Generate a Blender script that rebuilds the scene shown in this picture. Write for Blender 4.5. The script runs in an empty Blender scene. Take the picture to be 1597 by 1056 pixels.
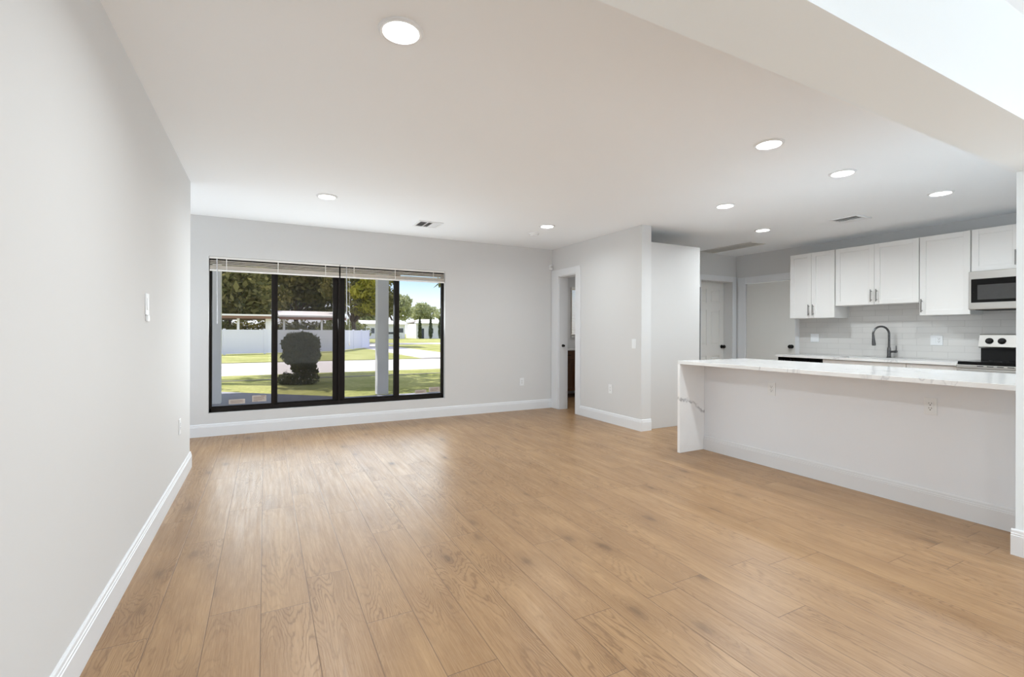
import bpy, bmesh, math, random
from mathutils import Vector, Matrix
random.seed(7)
S = bpy.context.scene
COL = S.collection

# ------------------------------------------------------------------ camera
F_PX, CY_PX, YAW, ROLL, EYE = 736.3, 517.3, math.radians(27.63), 0.0034, 1.2
cd = bpy.data.cameras.new('camera'); cam = bpy.data.objects.new('camera', cd); COL.objects.link(cam)
cd.sensor_width = 36.0; cd.sensor_fit = 'HORIZONTAL'
cd.lens = F_PX / 1597 * 36.0
cd.shift_y = -(528 - CY_PX) / 1597
cd.clip_start = 0.02; cd.clip_end = 500
fwd = Vector((math.sin(YAW), math.cos(YAW), 0)); rgt = Vector((math.cos(YAW), -math.sin(YAW), 0)); up = Vector((0, 0, 1))
r2 = rgt * math.cos(ROLL) + up * math.sin(ROLL); u2 = up * math.cos(ROLL) - rgt * math.sin(ROLL)
M = Matrix((r2, u2, -fwd)).transposed().to_4x4(); M.translation = (0, 0, EYE)
cam.matrix_world = M
S.camera = cam

# ------------------------------------------------------------------ exposure, sky, sun, fill lights
S.view_settings.view_transform = 'Standard'; S.view_settings.look = 'None'
S.view_settings.exposure = 0.69; S.view_settings.gamma = 1.0; S.view_settings.use_curve_mapping = False
S.cycles.use_denoising = True
S.cycles.max_bounces = 12; S.cycles.diffuse_bounces = 8; S.cycles.glossy_bounces = 4
S.cycles.transparent_max_bounces = 16; S.cycles.sample_clamp_indirect = 8
W = bpy.data.worlds.new('sky'); S.world = W; W.use_nodes = True
nt = W.node_tree; nt.nodes.clear()
SUN_EL, SUN_AZ = math.radians(52), math.radians(-25)      # azimuth measured from +Y towards +X
tcw = nt.nodes.new('ShaderNodeTexCoord'); sxyz = nt.nodes.new('ShaderNodeSeparateXYZ'); nt.links.new(tcw.outputs['Generated'], sxyz.inputs[0])
rmp = nt.nodes.new('ShaderNodeValToRGB'); nt.links.new(sxyz.outputs[2], rmp.inputs[0])
stops = [(0.0, (0.96, 0.98, 1.0)), (0.065, (0.84, 0.93, 1.0)), (0.11, (0.50, 0.77, 1.0)), (0.22, (0.40, 0.68, 1.0)), (0.42, (0.80, 0.86, 1.15)), (1.0, (0.85, 0.90, 1.25))]
while len(rmp.color_ramp.elements) < len(stops): rmp.color_ramp.elements.new(0.5)
for e_, (p_, c_) in zip(rmp.color_ramp.elements, stops): e_.position = p_; e_.color = (*c_, 1)
bg = nt.nodes.new('ShaderNodeBackground'); bg.inputs['Strength'].default_value = 0.74
nt.links.new(rmp.outputs[0], bg.inputs[0])
wo = nt.nodes.new('ShaderNodeOutputWorld')
nt.links.new(bg.outputs[0], wo.inputs[0])
sl = bpy.data.lights.new('sun', 'SUN'); sl.energy = 3.7; sl.angle = math.radians(0.6); sl.color = (1, 0.96, 0.88)
so = bpy.data.objects.new('sun', sl); COL.objects.link(so)
sd = Vector((math.sin(SUN_AZ) * math.cos(SUN_EL), math.cos(SUN_AZ) * math.cos(SUN_EL), math.sin(SUN_EL)))
so.rotation_euler = (-sd).to_track_quat('-Z', 'Y').to_euler(); so.location = (20, 40, 40)

def area(name, loc, direction, sx, sy, power, color=(1, 1, 1), shape='RECTANGLE', spread=180):
    l = bpy.data.lights.new(name, 'AREA'); l.shape = shape; l.size = sx
    if shape == 'RECTANGLE': l.size_y = sy
    l.energy = power; l.color = color; l.spread = math.radians(spread)
    o = bpy.data.objects.new(name, l); COL.objects.link(o); o.location = loc
    o.rotation_euler = Vector(direction).to_track_quat('-Z', 'Y').to_euler(); return o
# fill lights behind the camera, set in openings added for them
FILL_TINT = (0.88, 0.958, 0.985)
area('rear_fill', (1.9, -3.62, 0.85), (0, 1, 0.5), 3.6, 1.5, 27, FILL_TINT)
area('side_fill', (5.14, -1.5, 0.62), (-1, 0.45, 0.6), 2.4, 0.7, 33, FILL_TINT)
# fill lamp added just inside the front window, aimed up to lighten the ceiling
area('window_fill', (0.84, 6.30, 0.95), (0, -1, 0.35), 2.7, 1.3, 25, FILL_TINT)
area('recess_fill', (-1.83, 5.65, 1.2), (1, -0.1, 0.1), 1.15, 1.7, 5, FILL_TINT)      # fill light in an opening added to the unseen recess wall
DOWNLIGHT_W = 9.8
LAMP = (0.90, 0.962, 0.985)

# ------------------------------------------------------------------ geometry helpers
class MB:
    def __init__(s): s.bm = bmesh.new()
    def box(s, a, b, bev=0.0, seg=2):
        x0, x1 = sorted((a[0], b[0])); y0, y1 = sorted((a[1], b[1])); z0, z1 = sorted((a[2], b[2]))
        v = [s.bm.verts.new(p) for p in ((x0,y0,z0),(x1,y0,z0),(x1,y1,z0),(x0,y1,z0),(x0,y0,z1),(x1,y0,z1),(x1,y1,z1),(x0,y1,z1))]
        f = [s.bm.faces.new([v[i] for i in q]) for q in ((0,3,2,1),(4,5,6,7),(0,1,5,4),(1,2,6,5),(2,3,7,6),(3,0,4,7))]
        if bev > 0:
            es = list({e for q in f for e in q.edges})
            bmesh.ops.bevel(s.bm, geom=es, offset=bev, segments=seg, affect='EDGES', profile=0.5)
        return s
    def tube(s, pts, rad, n=10, caps=True):
        pts = [Vector(p) for p in pts]
        rads = rad if isinstance(rad, (list, tuple)) else [rad] * len(pts)
        rings = []; ref = None
        for i, p in enumerate(pts):
            t = (pts[min(i + 1, len(pts) - 1)] - pts[max(i - 1, 0)]).normalized()
            if ref is None:
                ref = Vector((0, 0, 1)) if abs(t.z) < 0.9 else Vector((1, 0, 0))
            u = (ref - t * ref.dot(t)).normalized(); w = t.cross(u); ref = u
            rings.append([s.bm.verts.new(p + (u * math.cos(2*math.pi*k/n) + w * math.sin(2*math.pi*k/n)) * rads[i]) for k in range(n)])
        for a, b in zip(rings, rings[1:]):
            for k in range(n): s.bm.faces.new((a[k], a[(k+1) % n], b[(k+1) % n], b[k]))
        if caps:
            s.bm.faces.new(rings[0][::-1]); s.bm.faces.new(rings[-1])
        return s
    def lathe(s, prof, origin=(0,0,0), axis=(0,0,1), n=32):
        ax = Vector(axis).normalized(); ref = Vector((0,0,1)) if abs(ax.z) < 0.9 else Vector((1,0,0))
        u = (ref - ax * ref.dot(ax)).normalized(); w = ax.cross(u); o = Vector(origin); rings = []
        for r, h in prof:
            if r < 1e-6: rings.append([s.bm.verts.new(o + ax * h)])
            else: rings.append([s.bm.verts.new(o + ax*h + (u*math.cos(2*math.pi*k/n) + w*math.sin(2*math.pi*k/n))*r) for k in range(n)])
        for a, b in zip(rings, rings[1:]):
            for k in range(n):
                if len(a) == 1 and len(b) == 1: continue
                if len(a) == 1: s.bm.faces.new((a[0], b[k], b[(k+1) % n]))
                elif len(b) == 1: s.bm.faces.new((a[k], a[(k+1) % n], b[0]))
                else: s.bm.faces.new((a[k], a[(k+1) % n], b[(k+1) % n], b[k]))
        return s
    def prism(s, poly, a, b):
        """poly: list of 3D points (closed), swept from offset a to offset b (vectors)."""
        a = Vector(a); b = Vector(b)
        r0 = [s.bm.verts.new(Vector(p) + a) for p in poly]; r1 = [s.bm.verts.new(Vector(p) + b) for p in poly]
        n = len(poly)
        for k in range(n): s.bm.faces.new((r0[k], r0[(k+1) % n], r1[(k+1) % n], r1[k]))
        s.bm.faces.new(r0[::-1]); s.bm.faces.new(r1); return s
    def build(s, name, mat, parent=None, smooth=False, loc=None):
        bmesh.ops.recalc_face_normals(s.bm, faces=s.bm.faces)
        me = bpy.data.meshes.new(name); s.bm.to_mesh(me); s.bm.free()
        me.materials.append(mat)
        if smooth:
            for p in me.polygons: p.use_smooth = True
            try: me.set_sharp_from_angle(angle=math.radians(35))
            except Exception: pass
        o = bpy.data.objects.new(name, me); COL.objects.link(o)
        return o

def thing(name, label, cat, loc=(0,0,0), group=None):
    o = bpy.data.objects.new(name, None); COL.objects.link(o); o.location = loc; o.empty_display_size = 0.1
    return tag(o, label, cat, group)
def tag(o, label, cat, group=None, kind=None):
    o['label'] = label; o['category'] = cat
    if group: o['group'] = group
    if kind: o['kind'] = kind
    return o
def struct(o, label=None, cat=None):
    o['kind'] = 'structure'
    if label: o['label'] = label
    if cat: o['category'] = cat
    return o
def sub(mb, name, mat, parent, smooth=False, label=None):
    """a part modelled in world coordinates; its parent may sit at any location (no rotation)."""
    o = mb.build(name, mat, None, smooth)
    base = Vector((0,0,0)); p = parent
    while p is not None: base += p.location; p = p.parent
    o.data.transform(Matrix.Translation(-base)); o.parent = parent
    if label: o['label'] = label
    return o
def dup(root, loc, label=None, group=None):
    r = root.copy(); COL.objects.link(r); r.location = loc
    if label: r['label'] = label
    if group: r['group'] = group
    for ch in list(root.children):
        c = ch.copy(); COL.objects.link(c); c.parent = r
        for g in list(ch.children):
            d = g.copy(); COL.objects.link(d); d.parent = c
    return r

# ------------------------------------------------------------------ materials
def srgb(r, g, b):
    f = lambda c: (c/255/12.92) if c/255 <= 0.04045 else ((c/255+0.055)/1.055)**2.4
    return (f(r), f(g), f(b), 1)
def mat(name, col, rough=0.5, metal=0.0, var=0.03, scale=20.0, bump=0.0, bscale=200.0, emit=None, estr=0.0, coat=0.0, spec=None):
    m = bpy.data.materials.new(name); m.use_nodes = True; n = m.node_tree.nodes; L = m.node_tree.links
    p = n['Principled BSDF']; p.inputs['Roughness'].default_value = rough; p.inputs['Metallic'].default_value = metal
    if spec is not None: p.inputs['Specular IOR Level'].default_value = spec
    if coat: p.inputs['Coat Weight'].default_value = coat
    tc = n.new('ShaderNodeTexCoord'); nz = n.new('ShaderNodeTexNoise'); nz.inputs['Scale'].default_value = scale; nz.inputs['Detail'].default_value = 4
    L.new(tc.outputs['Object'], nz.inputs['Vector'])
    mx = n.new('ShaderNodeMix'); mx.data_type = 'RGBA'
    c = Vector(col[:3]); mx.inputs['A'].default_value = (*(c * (1 - var)), 1); mx.inputs['B'].default_value = (*(c * (1 + var)), 1)
    L.new(nz.outputs['Fac'], mx.inputs['Factor']); L.new(mx.outputs['Result'], p.inputs['Base Color'])
    if bump:
        nb = n.new('ShaderNodeTexNoise'); nb.inputs['Scale'].default_value = bscale; nb.inputs['Detail'].default_value = 3
        L.new(tc.outputs['Object'], nb.inputs['Vector'])
        b = n.new('ShaderNodeBump'); b.inputs['Strength'].default_value = bump; b.inputs['Distance'].default_value = 0.002
        L.new(nb.outputs['Fac'], b.inputs['Height']); L.new(b.outputs['Normal'], p.inputs['Normal'])
    if emit:
        p.inputs['Emission Color'].default_value = emit; p.inputs['Emission Strength'].default_value = estr
    return m

class NG:
    """small node-tree helper"""
    def __init__(s, name):
        s.m = bpy.data.materials.new(name); s.m.use_nodes = True; s.n = s.m.node_tree.nodes; s.L = s.m.node_tree.links
        s.p = s.n['Principled BSDF']; s.out = s.n['Material Output']
    def new(s, t, **k):
        o = s.n.new(t)
        for a, v in k.items(): setattr(o, a, v)
        return o
    def put(s, sock, v):
        if hasattr(v, 'is_output'): s.L.new(v, sock)
        else: sock.default_value = v
    def math(s, op, a, b=0.0, c=None):
        o = s.new('ShaderNodeMath', operation=op); s.put(o.inputs[0], a); s.put(o.inputs[1], b)
        if c is not None: s.put(o.inputs[2], c)
        return o.outputs[0]
    def comb(s, x, y, z):
        o = s.new('ShaderNodeCombineXYZ'); s.put(o.inputs[0], x); s.put(o.inputs[1], y); s.put(o.inputs[2], z); return o.outputs[0]
    def noise(s, v, scale=5, detail=3, rough=0.5, dist=0.0):
        o = s.new('ShaderNodeTexNoise'); s.put(o.inputs['Vector'], v); o.inputs['Scale'].default_value = scale
        o.inputs['Detail'].default_value = detail; o.inputs['Roughness'].default_value = rough; o.inputs['Distortion'].default_value = dist
        return o.outputs['Fac']
    def ramp(s, f, stops):
        o = s.new('ShaderNodeValToRGB'); s.put(o.inputs[0], f); e = o.color_ramp.elements
        while len(e) < len(stops): e.new(0.5)
        for i, (pos, c) in enumerate(stops): e[i].position = pos; e[i].color = c if len(c) == 4 else (*c, 1)
        return o.outputs[0]
    def mix(s, f, a, b, blend='MIX'):
        o = s.new('ShaderNodeMix', data_type='RGBA', blend_type=blend); s.put(o.inputs['Factor'], f); s.put(o.inputs['A'], a); s.put(o.inputs['B'], b)
        return o.outputs['Result']
    def maprange(s, v, a, b, c, d):
        o = s.new('ShaderNodeMapRange'); s.put(o.inputs[0], v)
        for i, x in enumerate((a, b, c, d)): o.inputs[i+1].default_value = x
        return o.outputs[0]

def floor_mat():
    g = NG('oak_plank'); tc = g.new('ShaderNodeTexCoord'); sp = g.new('ShaderNodeSeparateXYZ'); g.L.new(tc.outputs['Object'], sp.inputs[0])
    PW, PL = 0.193, 1.30
    u = g.math('DIVIDE', g.math('ADD', sp.outputs[0], 0.012), PW); col = g.math('FLOOR', u); fu = g.math('FRACT', u)
    wn = g.new('ShaderNodeTexWhiteNoise', noise_dimensions='1D'); g.L.new(col, wn.inputs['W'])
    v = g.math('ADD', g.math('DIVIDE', sp.outputs[1], PL), g.math('MULTIPLY', wn.outputs['Value'], 7.31)); row = g.math('FLOOR', v); fv = g.math('FRACT', v)
    idn = g.new('ShaderNodeTexWhiteNoise', noise_dimensions='2D'); g.L.new(g.comb(col, row, 0.0), idn.inputs['Vector'])
    rnd = idn.outputs['Value']; rc = g.new('ShaderNodeSeparateColor'); g.L.new(idn.outputs['Color'], rc.inputs[0])
    # per-plank shifted coordinates (metres)
    px = g.math('ADD', sp.outputs[0], g.math('MULTIPLY', rc.outputs[0], 37.0)); py = g.math('ADD', sp.outputs[1], g.math('MULTIPLY', rc.outputs[1], 53.0))
    q = g.comb(px, py, g.math('MULTIPLY', rnd, 11.0))
    # knots: voronoi stretched along the board
    kv = g.new('ShaderNodeTexVoronoi', feature='F1'); g.L.new(g.comb(g.math('MULTIPLY', px, 5.2), g.math('MULTIPLY', py, 2.5), g.math('MULTIPLY', rnd, 9.0)), kv.inputs['Vector']); kv.inputs['Scale'].default_value = 1.0
    kd = g.math('ADD', kv.outputs['Distance'], g.math('MULTIPLY', g.math('SUBTRACT', g.noise(g.comb(g.math('MULTIPLY', px, 40.0), g.math('MULTIPLY', py, 18.0), rnd), 1.0, 3), 0.5), 0.16)); kc = g.new('ShaderNodeSeparateColor'); g.L.new(kv.outputs['Color'], kc.inputs[0])
    ksel = g.math('MULTIPLY', g.math('GREATER_THAN', kc.outputs[0], 0.30), g.maprange(kc.outputs[1], 0.0, 1.0, 0.45, 1.0))
    knot = g.math('MULTIPLY', g.maprange(kd, 0.03, 0.18, 1.0, 0.0), ksel)
    halo = g.math('MULTIPLY', g.maprange(kd, 0.03, 0.50, 1.0, 0.0), ksel)
    # cathedral growth rings: bands of a slow field warped by knots
    slow = g.noise(g.comb(g.math('MULTIPLY', px, 5.5), g.math('MULTIPLY', py, 0.6), rnd), 1.0, 2, 0.45, 0.3)
    field = g.math('ADD', g.math('ADD', g.math('MULTIPLY', slow, 40.0), g.math('MULTIPLY', halo, 6.0)), g.math('MULTIPLY', g.noise(g.comb(g.math('MULTIPLY', px, 60.0), g.math('MULTIPLY', py, 14.0), rnd), 1.0, 2), 1.2))
    ring = g.math('ABSOLUTE', g.math('SINE', g.math('MULTIPLY', field, 3.1416)))
    ringl = g.maprange(ring, 0.0, 0.75, 1.0, 0.0)                                   # thin dark lines
    patch = g.maprange(g.noise(g.comb(g.math('MULTIPLY', px, 3.0), g.math('MULTIPLY', py, 1.1), g.math('MULTIPLY', rnd, 5.0)), 1.0, 2), 0.42, 0.62, 0.12, 1.0)
    fine = g.noise(g.comb(g.math('MULTIPLY', px, 330.0), g.math('MULTIPLY', py, 9.0), rnd), 1.0, 3, 0.6)
    fibre = g.noise(g.comb(g.math('MULTIPLY', px, 60.0), g.math('MULTIPLY', py, 2.2), rnd), 1.0, 4, 0.6)
    blotch = g.noise(g.comb(g.math('MULTIPLY', px, 7.0), g.math('MULTIPLY', py, 1.6), rnd), 1.0, 3, 0.55)
    base = g.mix(rnd, FLOOR_A, FLOOR_B)
    base = g.mix(g.maprange(blotch, 0.32, 0.70, 0.0, 0.85), base, FLOOR_DK)
    base = g.mix(g.maprange(fibre, 0.35, 0.75, 0.0, 0.60), base, FLOOR_DK)
    base = g.mix(g.maprange(fine, 0.42, 0.72, 0.0, 0.45), base, FLOOR_LT)
    base = g.mix(g.math('MULTIPLY', g.math('MULTIPLY', ringl, patch), 0.60), base, FLOOR_GR)
    base = g.mix(g.math('MULTIPLY', halo, 0.42), base, FLOOR_GR)
    base = g.mix(g.math('MULTIPLY', knot, 0.62), base, FLOOR_KN)
    # seams
    eu = g.math('MULTIPLY', g.math('MINIMUM', fu, g.math('SUBTRACT', 1.0, fu)), PW); ev = g.math('MULTIPLY', g.math('MINIMUM', fv, g.math('SUBTRACT', 1.0, fv)), PL)
    e = g.math('MINIMUM', eu, ev); seam = g.maprange(e, 0.0008, 0.0026, 1.0, 0.0)
    base = g.mix(g.math('MULTIPLY', seam, 0.62), base, srgb(84, 58, 40))
    g.L.new(base, g.p.inputs['Base Color'])
    g.L.new(g.maprange(fibre, 0.3, 0.7, 0.30, 0.42), g.p.inputs['Roughness'])
    h = g.math('SUBTRACT', g.math('MULTIPLY', g.math('MULTIPLY', ringl, patch), -0.25), g.math('MULTIPLY', seam, 1.0))
    b = g.new('ShaderNodeBump'); b.inputs['Strength'].default_value = 0.35; b.inputs['Distance'].default_value = 0.0012
    g.L.new(h, b.inputs['Height']); g.L.new(b.outputs['Normal'], g.p.inputs['Normal'])
    return g.m
FLOOR_A, FLOOR_B = srgb(171, 137, 98), srgb(161, 127, 90)
FLOOR_DK, FLOOR_LT, FLOOR_GR, FLOOR_KN = srgb(140, 106, 72), srgb(188, 157, 120), srgb(107, 77, 50), srgb(70, 49, 33)

def quartz_mat():
    g = NG('veined_quartz'); tc = g.new('ShaderNodeTexCoord'); co = tc.outputs['Object']
    w = g.noise(co, 0.95, 6, 0.62, 0.9); w2 = g.noise(co, 2.1, 6, 0.6, 1.2)
    v1 = g.maprange(g.math('ABSOLUTE', g.math('SUBTRACT', w, 0.535)), 0.0, 0.010, 1.0, 0.0)
    v2 = g.maprange(g.math('ABSOLUTE', g.math('SUBTRACT', w2, 0.47)), 0.0, 0.012, 1.0, 0.0)
    area_ = g.maprange(g.noise(co, 1.3, 2), 0.42, 0.66, 0.0, 1.0)
    cloud = g.maprange(g.noise(co, 3.0, 5, 0.6), 0.45, 0.8, 0.0, 0.18)
    c = g.mix(cloud, srgb(229, 229, 229), srgb(196, 197, 201))
    c = g.mix(g.math('MULTIPLY', g.math('MULTIPLY', v2, area_), 0.14), c, srgb(170, 170, 174))
    c = g.mix(g.math('MULTIPLY', g.math('MULTIPLY', v1, area_), 0.75), c, srgb(140, 140, 147))
    g.L.new(c, g.p.inputs['Base Color']); g.p.inputs['Roughness'].default_value = 0.12
    return g.m

def vein_panel_mat():
    """waterfall slab: the same quartz with its one strong vein falling from the front edge (as on the real slab)."""
    g = NG('veined_quartz_slab'); tc = g.new('ShaderNodeTexCoord'); co = tc.outputs['Object']; sp = g.new('ShaderNodeSeparateXYZ'); g.L.new(co, sp.inputs[0])
    nz = g.noise(co, 9.0, 5, 0.6); wv = g.math('SINE', g.math('MULTIPLY', sp.outputs[0], 17.0))
    line = g.math('ADD', g.math('ADD', g.math('MULTIPLY', sp.outputs[0], -0.42), -0.545), g.math('ADD', g.math('MULTIPLY', g.math('SUBTRACT', nz, 0.5), 0.20), g.math('MULTIPLY', wv, 0.014)))
    d = g.math('ABSOLUTE', g.math('SUBTRACT', sp.outputs[2], line))
    v = g.math('MULTIPLY', g.maprange(d, 0.003, 0.022, 1.0, 0.0), g.maprange(g.noise(co, 24, 3), 0.35, 0.6, 0.35, 1.0))
    cloud = g.maprange(g.noise(co, 3.0, 5, 0.6), 0.45, 0.8, 0.0, 0.2)
    c = g.mix(cloud, srgb(241, 242, 243), srgb(206, 207, 212)); c = g.mix(g.math('MULTIPLY', v, 0.75), c, srgb(140, 141, 148))
    g.L.new(c, g.p.inputs['Base Color']); g.p.inputs['Roughness'].default_value = 0.14
    return g.m

def tile_mat():
    g = NG('subway_tile'); tc = g.new('ShaderNodeTexCoord'); sp = g.new('ShaderNodeSeparateXYZ'); g.L.new(tc.outputs['Object'], sp.inputs[0])
    b = g.new('ShaderNodeTexBrick'); g.L.new(g.comb(sp.outputs[1], sp.outputs[2], 0.0), b.inputs['Vector'])
    b.inputs['Scale'].default_value = 1.0; b.inputs['Brick Width'].default_value = 0.30; b.inputs['Row Height'].default_value = 0.075
    b.inputs['Mortar Size'].default_value = 0.0022; b.inputs['Mortar Smooth'].default_value = 0.2
    b.inputs['Color1'].default_value = srgb(214, 213, 211); b.inputs['Color2'].default_value = srgb(209, 208, 206); b.inputs['Mortar'].default_value = srgb(194, 193, 191)
    g.L.new(b.outputs['Color'], g.p.inputs['Base Color']); g.p.inputs['Roughness'].default_value = 0.16
    bp = g.new('ShaderNodeBump'); bp.invert = True; bp.inputs['Strength'].default_value = 0.5; bp.inputs['Distance'].default_value = 0.002
    g.L.new(b.outputs['Fac'], bp.inputs['Height']); g.L.new(bp.outputs['Normal'], g.p.inputs['Normal'])
    return g.m

def steel_mat(name, col, rough=0.3):
    g = NG(name); tc = g.new('ShaderNodeTexCoord'); sp = g.new('ShaderNodeSeparateXYZ'); g.L.new(tc.outputs['Object'], sp.inputs[0])
    n = g.noise(g.comb(g.math('MULTIPLY', sp.outputs[0], 8.0), g.math('MULTIPLY', sp.outputs[1], 8.0), g.math('MULTIPLY', sp.outputs[2], 500.0)), 1.0, 2)
    g.p.inputs['Base Color'].default_value = col; g.p.inputs['Metallic'].default_value = 1.0
    g.L.new(g.maprange(n, 0.3, 0.7, rough - 0.06, rough + 0.08), g.p.inputs['Roughness']); return g.m

def glass_mat(name, tint=(1, 1, 1, 1), refl=1.0, haze=0.0, hazecol=(0.8, 0.8, 0.8, 1)):
    g = NG(name); g.n.remove(g.p)
    t = g.new('ShaderNodeBsdfTransparent'); t.inputs[0].default_value = tint
    gl = g.new('ShaderNodeBsdfGlossy'); gl.inputs['Roughness'].default_value = 0.01
    fr = g.new('ShaderNodeFresnel'); fr.inputs[0].default_value = 1.45
    m1 = g.new('ShaderNodeMixShader'); g.L.new(g.math('MULTIPLY', fr.outputs[0], refl), m1.inputs[0]); g.L.new(t.outputs[0], m1.inputs[1]); g.L.new(gl.outputs[0], m1.inputs[2])
    last = m1.outputs[0]
    if haze:
        tc = g.new('ShaderNodeTexCoord'); d = g.new('ShaderNodeBsdfDiffuse'); d.inputs[0].default_value = hazecol
        m2 = g.new('ShaderNodeMixShader'); g.L.new(g.maprange(g.noise(tc.outputs['Object'], 3.0, 4), 0.3, 0.7, haze * 0.7, haze * 1.3), m2.inputs[0])
        g.L.new(last, m2.inputs[1]); g.L.new(d.outputs[0], m2.inputs[2]); last = m2.outputs[0]
    g.L.new(last, g.out.inputs[0]); return g.m

def leaf_mat(name, a, b, trans=0.35):
    g = NG(name); g.n.remove(g.p)
    ge = g.new('ShaderNodeNewGeometry'); c = g.mix(ge.outputs['Random Per Island'], a, b)
    d = g.new('ShaderNodeBsdfDiffuse'); t = g.new('ShaderNodeBsdfTranslucent'); g.L.new(c, d.inputs[0]); g.L.new(c, t.inputs[0])
    m = g.new('ShaderNodeMixShader'); m.inputs[0].default_value = trans; g.L.new(d.outputs[0], m.inputs[1]); g.L.new(t.outputs[0], m.inputs[2])
    g.L.new(m.outputs[0], g.out.inputs[0]); return g.m

def grass_mat():
    g = NG('lawn_grass'); tc = g.new('ShaderNodeTexCoord'); co = tc.outputs['Object']
    n1 = g.noise(co, 0.5, 4, 0.6); n2 = g.noise(co, 9.0, 5, 0.7)
    c = g.mix(g.maprange(n1, 0.35, 0.65, 0, 1), srgb(154, 158, 90), srgb(194, 192, 128)); c = g.mix(g.maprange(n2, 0.35, 0.7, 0, 0.6), c, srgb(104, 112, 60))
    g.L.new(c, g.p.inputs['Base Color']); g.p.inputs['Roughness'].default_value = 0.95; g.p.inputs['Specular IOR Level'].default_value = 0.1
    b = g.new('ShaderNodeBump'); b.inputs['Strength'].default_value = 1.0; b.inputs['Distance'].default_value = 0.05; g.L.new(n2, b.inputs['Height']); g.L.new(b.outputs['Normal'], g.p.inputs['Normal'])
    return g.m

def wood_mat(name, a, b, vert=True):
    g = NG(name); tc = g.new('ShaderNodeTexCoord'); sp = g.new('ShaderNodeSeparateXYZ'); g.L.new(tc.outputs['Object'], sp.inputs[0])
    n = g.noise(g.comb(g.math('MULTIPLY', sp.outputs[0], 25.0), g.math('MULTIPLY', sp.outputs[1], 25.0), g.math('MULTIPLY', sp.outputs[2], 2.0 if vert else 25.0)), 1.0, 4, 0.6, 0.6)
    g.L.new(g.mix(g.maprange(n, 0.3, 0.7, 0, 1), a, b), g.p.inputs['Base Color']); g.p.inputs['Roughness'].default_value = 0.45; return g.m

m_wall = mat('white_wall_paint', srgb(217, 218, 219), 0.75, var=0.006, scale=3, bump=0.08, bscale=160)
m_ceil = mat('bounce_cooled_ceiling_white', srgb(244, 248, 252), 0.9, var=0.006, scale=3)  # cool tint in the white offsets warm light bounced off the floor
m_header = mat('bounce_cooled_header_white', srgb(240, 249, 255), 0.85, var=0.006, scale=3)  # white cooled and brightened in place of light missing on the underside
m_trim = mat('white_trim_paint', srgb(229, 232, 236), 0.42, var=0.005)  # white trim slightly bluer than walls; tint also offsets warm floor bounce
m_panel = mat('white_side_panel', srgb(208, 208, 208), 0.45, var=0.004)
m_halfwall = mat('white_half_wall_paint', srgb(236, 240, 246), 0.7, var=0.006, scale=3, bump=0.08, bscale=160)  # cool tint put into the white against warm bounce from the planks
m_cab = mat('white_cabinet_lacquer', srgb(240, 240, 239), 0.38, var=0.004)
m_door = mat('white_door_paint', srgb(232, 232, 230), 0.45, var=0.006)
m_floor = floor_mat(); m_quartz = quartz_mat(); m_slab = vein_panel_mat(); m_tile = tile_mat()
m_steel = steel_mat('brushed_stainless', (0.50, 0.49, 0.47, 1), 0.38)
m_handle = steel_mat('dark_nickel', (0.33, 0.32, 0.31, 1), 0.32)
m_gun = steel_mat('gunmetal', (0.16, 0.16, 0.165, 1), 0.25)
m_fridge = mat('dark_grey_appliance_finish', srgb(62, 62, 64), 0.45, var=0.05)
m_black = mat('black_gloss', (0.006, 0.006, 0.006, 1), 0.12, var=0.2, spec=0.2)
m_blackm = mat('black_matte', (0.010, 0.010, 0.010, 1), 0.5, var=0.2, spec=0.25)
m_screen = mat('oven_window_glass', (0.055, 0.055, 0.055, 1), 0.22, var=0.1)
m_bronze = mat('dark_bronze_aluminium', srgb(24, 19, 16), 0.5, var=0.15, spec=0.2)
m_ring = mat('burner_ring_print', (0.05, 0.05, 0.05, 1), 0.3)
m_plastic = mat('white_plastic', srgb(236, 239, 242), 0.35, var=0.004)
m_slot = mat('dark_slot', (0.02, 0.02, 0.02, 1), 0.6, var=0.1)
m_blind = mat('white_blind_vinyl', srgb(240, 239, 236), 0.45, var=0.006)
m_slat = leaf_mat('translucent_blind_slat', srgb(246, 242, 236), srgb(246, 242, 236), 0.55)
m_duct = mat('dark_duct', (0.03, 0.03, 0.03, 1), 0.8, var=0.1)
m_grille = mat('grey_grille_paint', srgb(222, 222, 219), 0.6, var=0.02)
m_glass = glass_mat('window_glass', refl=0.35); m_glass_tint = glass_mat('hazy_window_glass', (0.93, 0.93, 0.95, 1), 0.2, 0.004)
m_screenmesh = glass_mat('insect_mesh', (0.80, 0.78, 0.77, 1), 0.0, 0.015, (0.36, 0.34, 0.33, 1))
m_sticker = mat('window_label_paper', srgb(190, 180, 172), 0.7, var=0.06, scale=60)
m_walnut = wood_mat('walnut', srgb(96, 62, 34), srgb(62, 38, 20))
m_led = mat('led_diffuser', (1, 1, 1, 1), 0.5, var=0.0, emit=(1, 0.985, 0.96, 1), estr=9.0)
m_concrete = mat('porch_concrete', srgb(150, 152, 168), 0.9, var=0.12, scale=2)
m_road = mat('pale_asphalt', srgb(205, 200, 192), 0.95, var=0.05, scale=1.5)
m_kerb = mat('grey_kerb', srgb(150, 145, 132), 0.95, var=0.1)
m_vinyl = mat('white_vinyl', srgb(240, 238, 246), 0.45, var=0.01)
m_stucco = mat('white_stucco', srgb(246, 244, 242), 0.9, var=0.02, scale=5)
m_roofw = mat('white_roofing', srgb(240, 236, 228), 0.9, var=0.03)
m_roofr = mat('red_brown_fascia', srgb(150, 116, 102), 0.8, var=0.1)
m_bark = mat('bark', srgb(92, 78, 66), 0.95, var=0.35, scale=8)
m_grass = grass_mat()
m_carp = mat('silver_car_paint', srgb(205, 208, 212), 0.25, metal=0.3, var=0.01)
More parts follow.
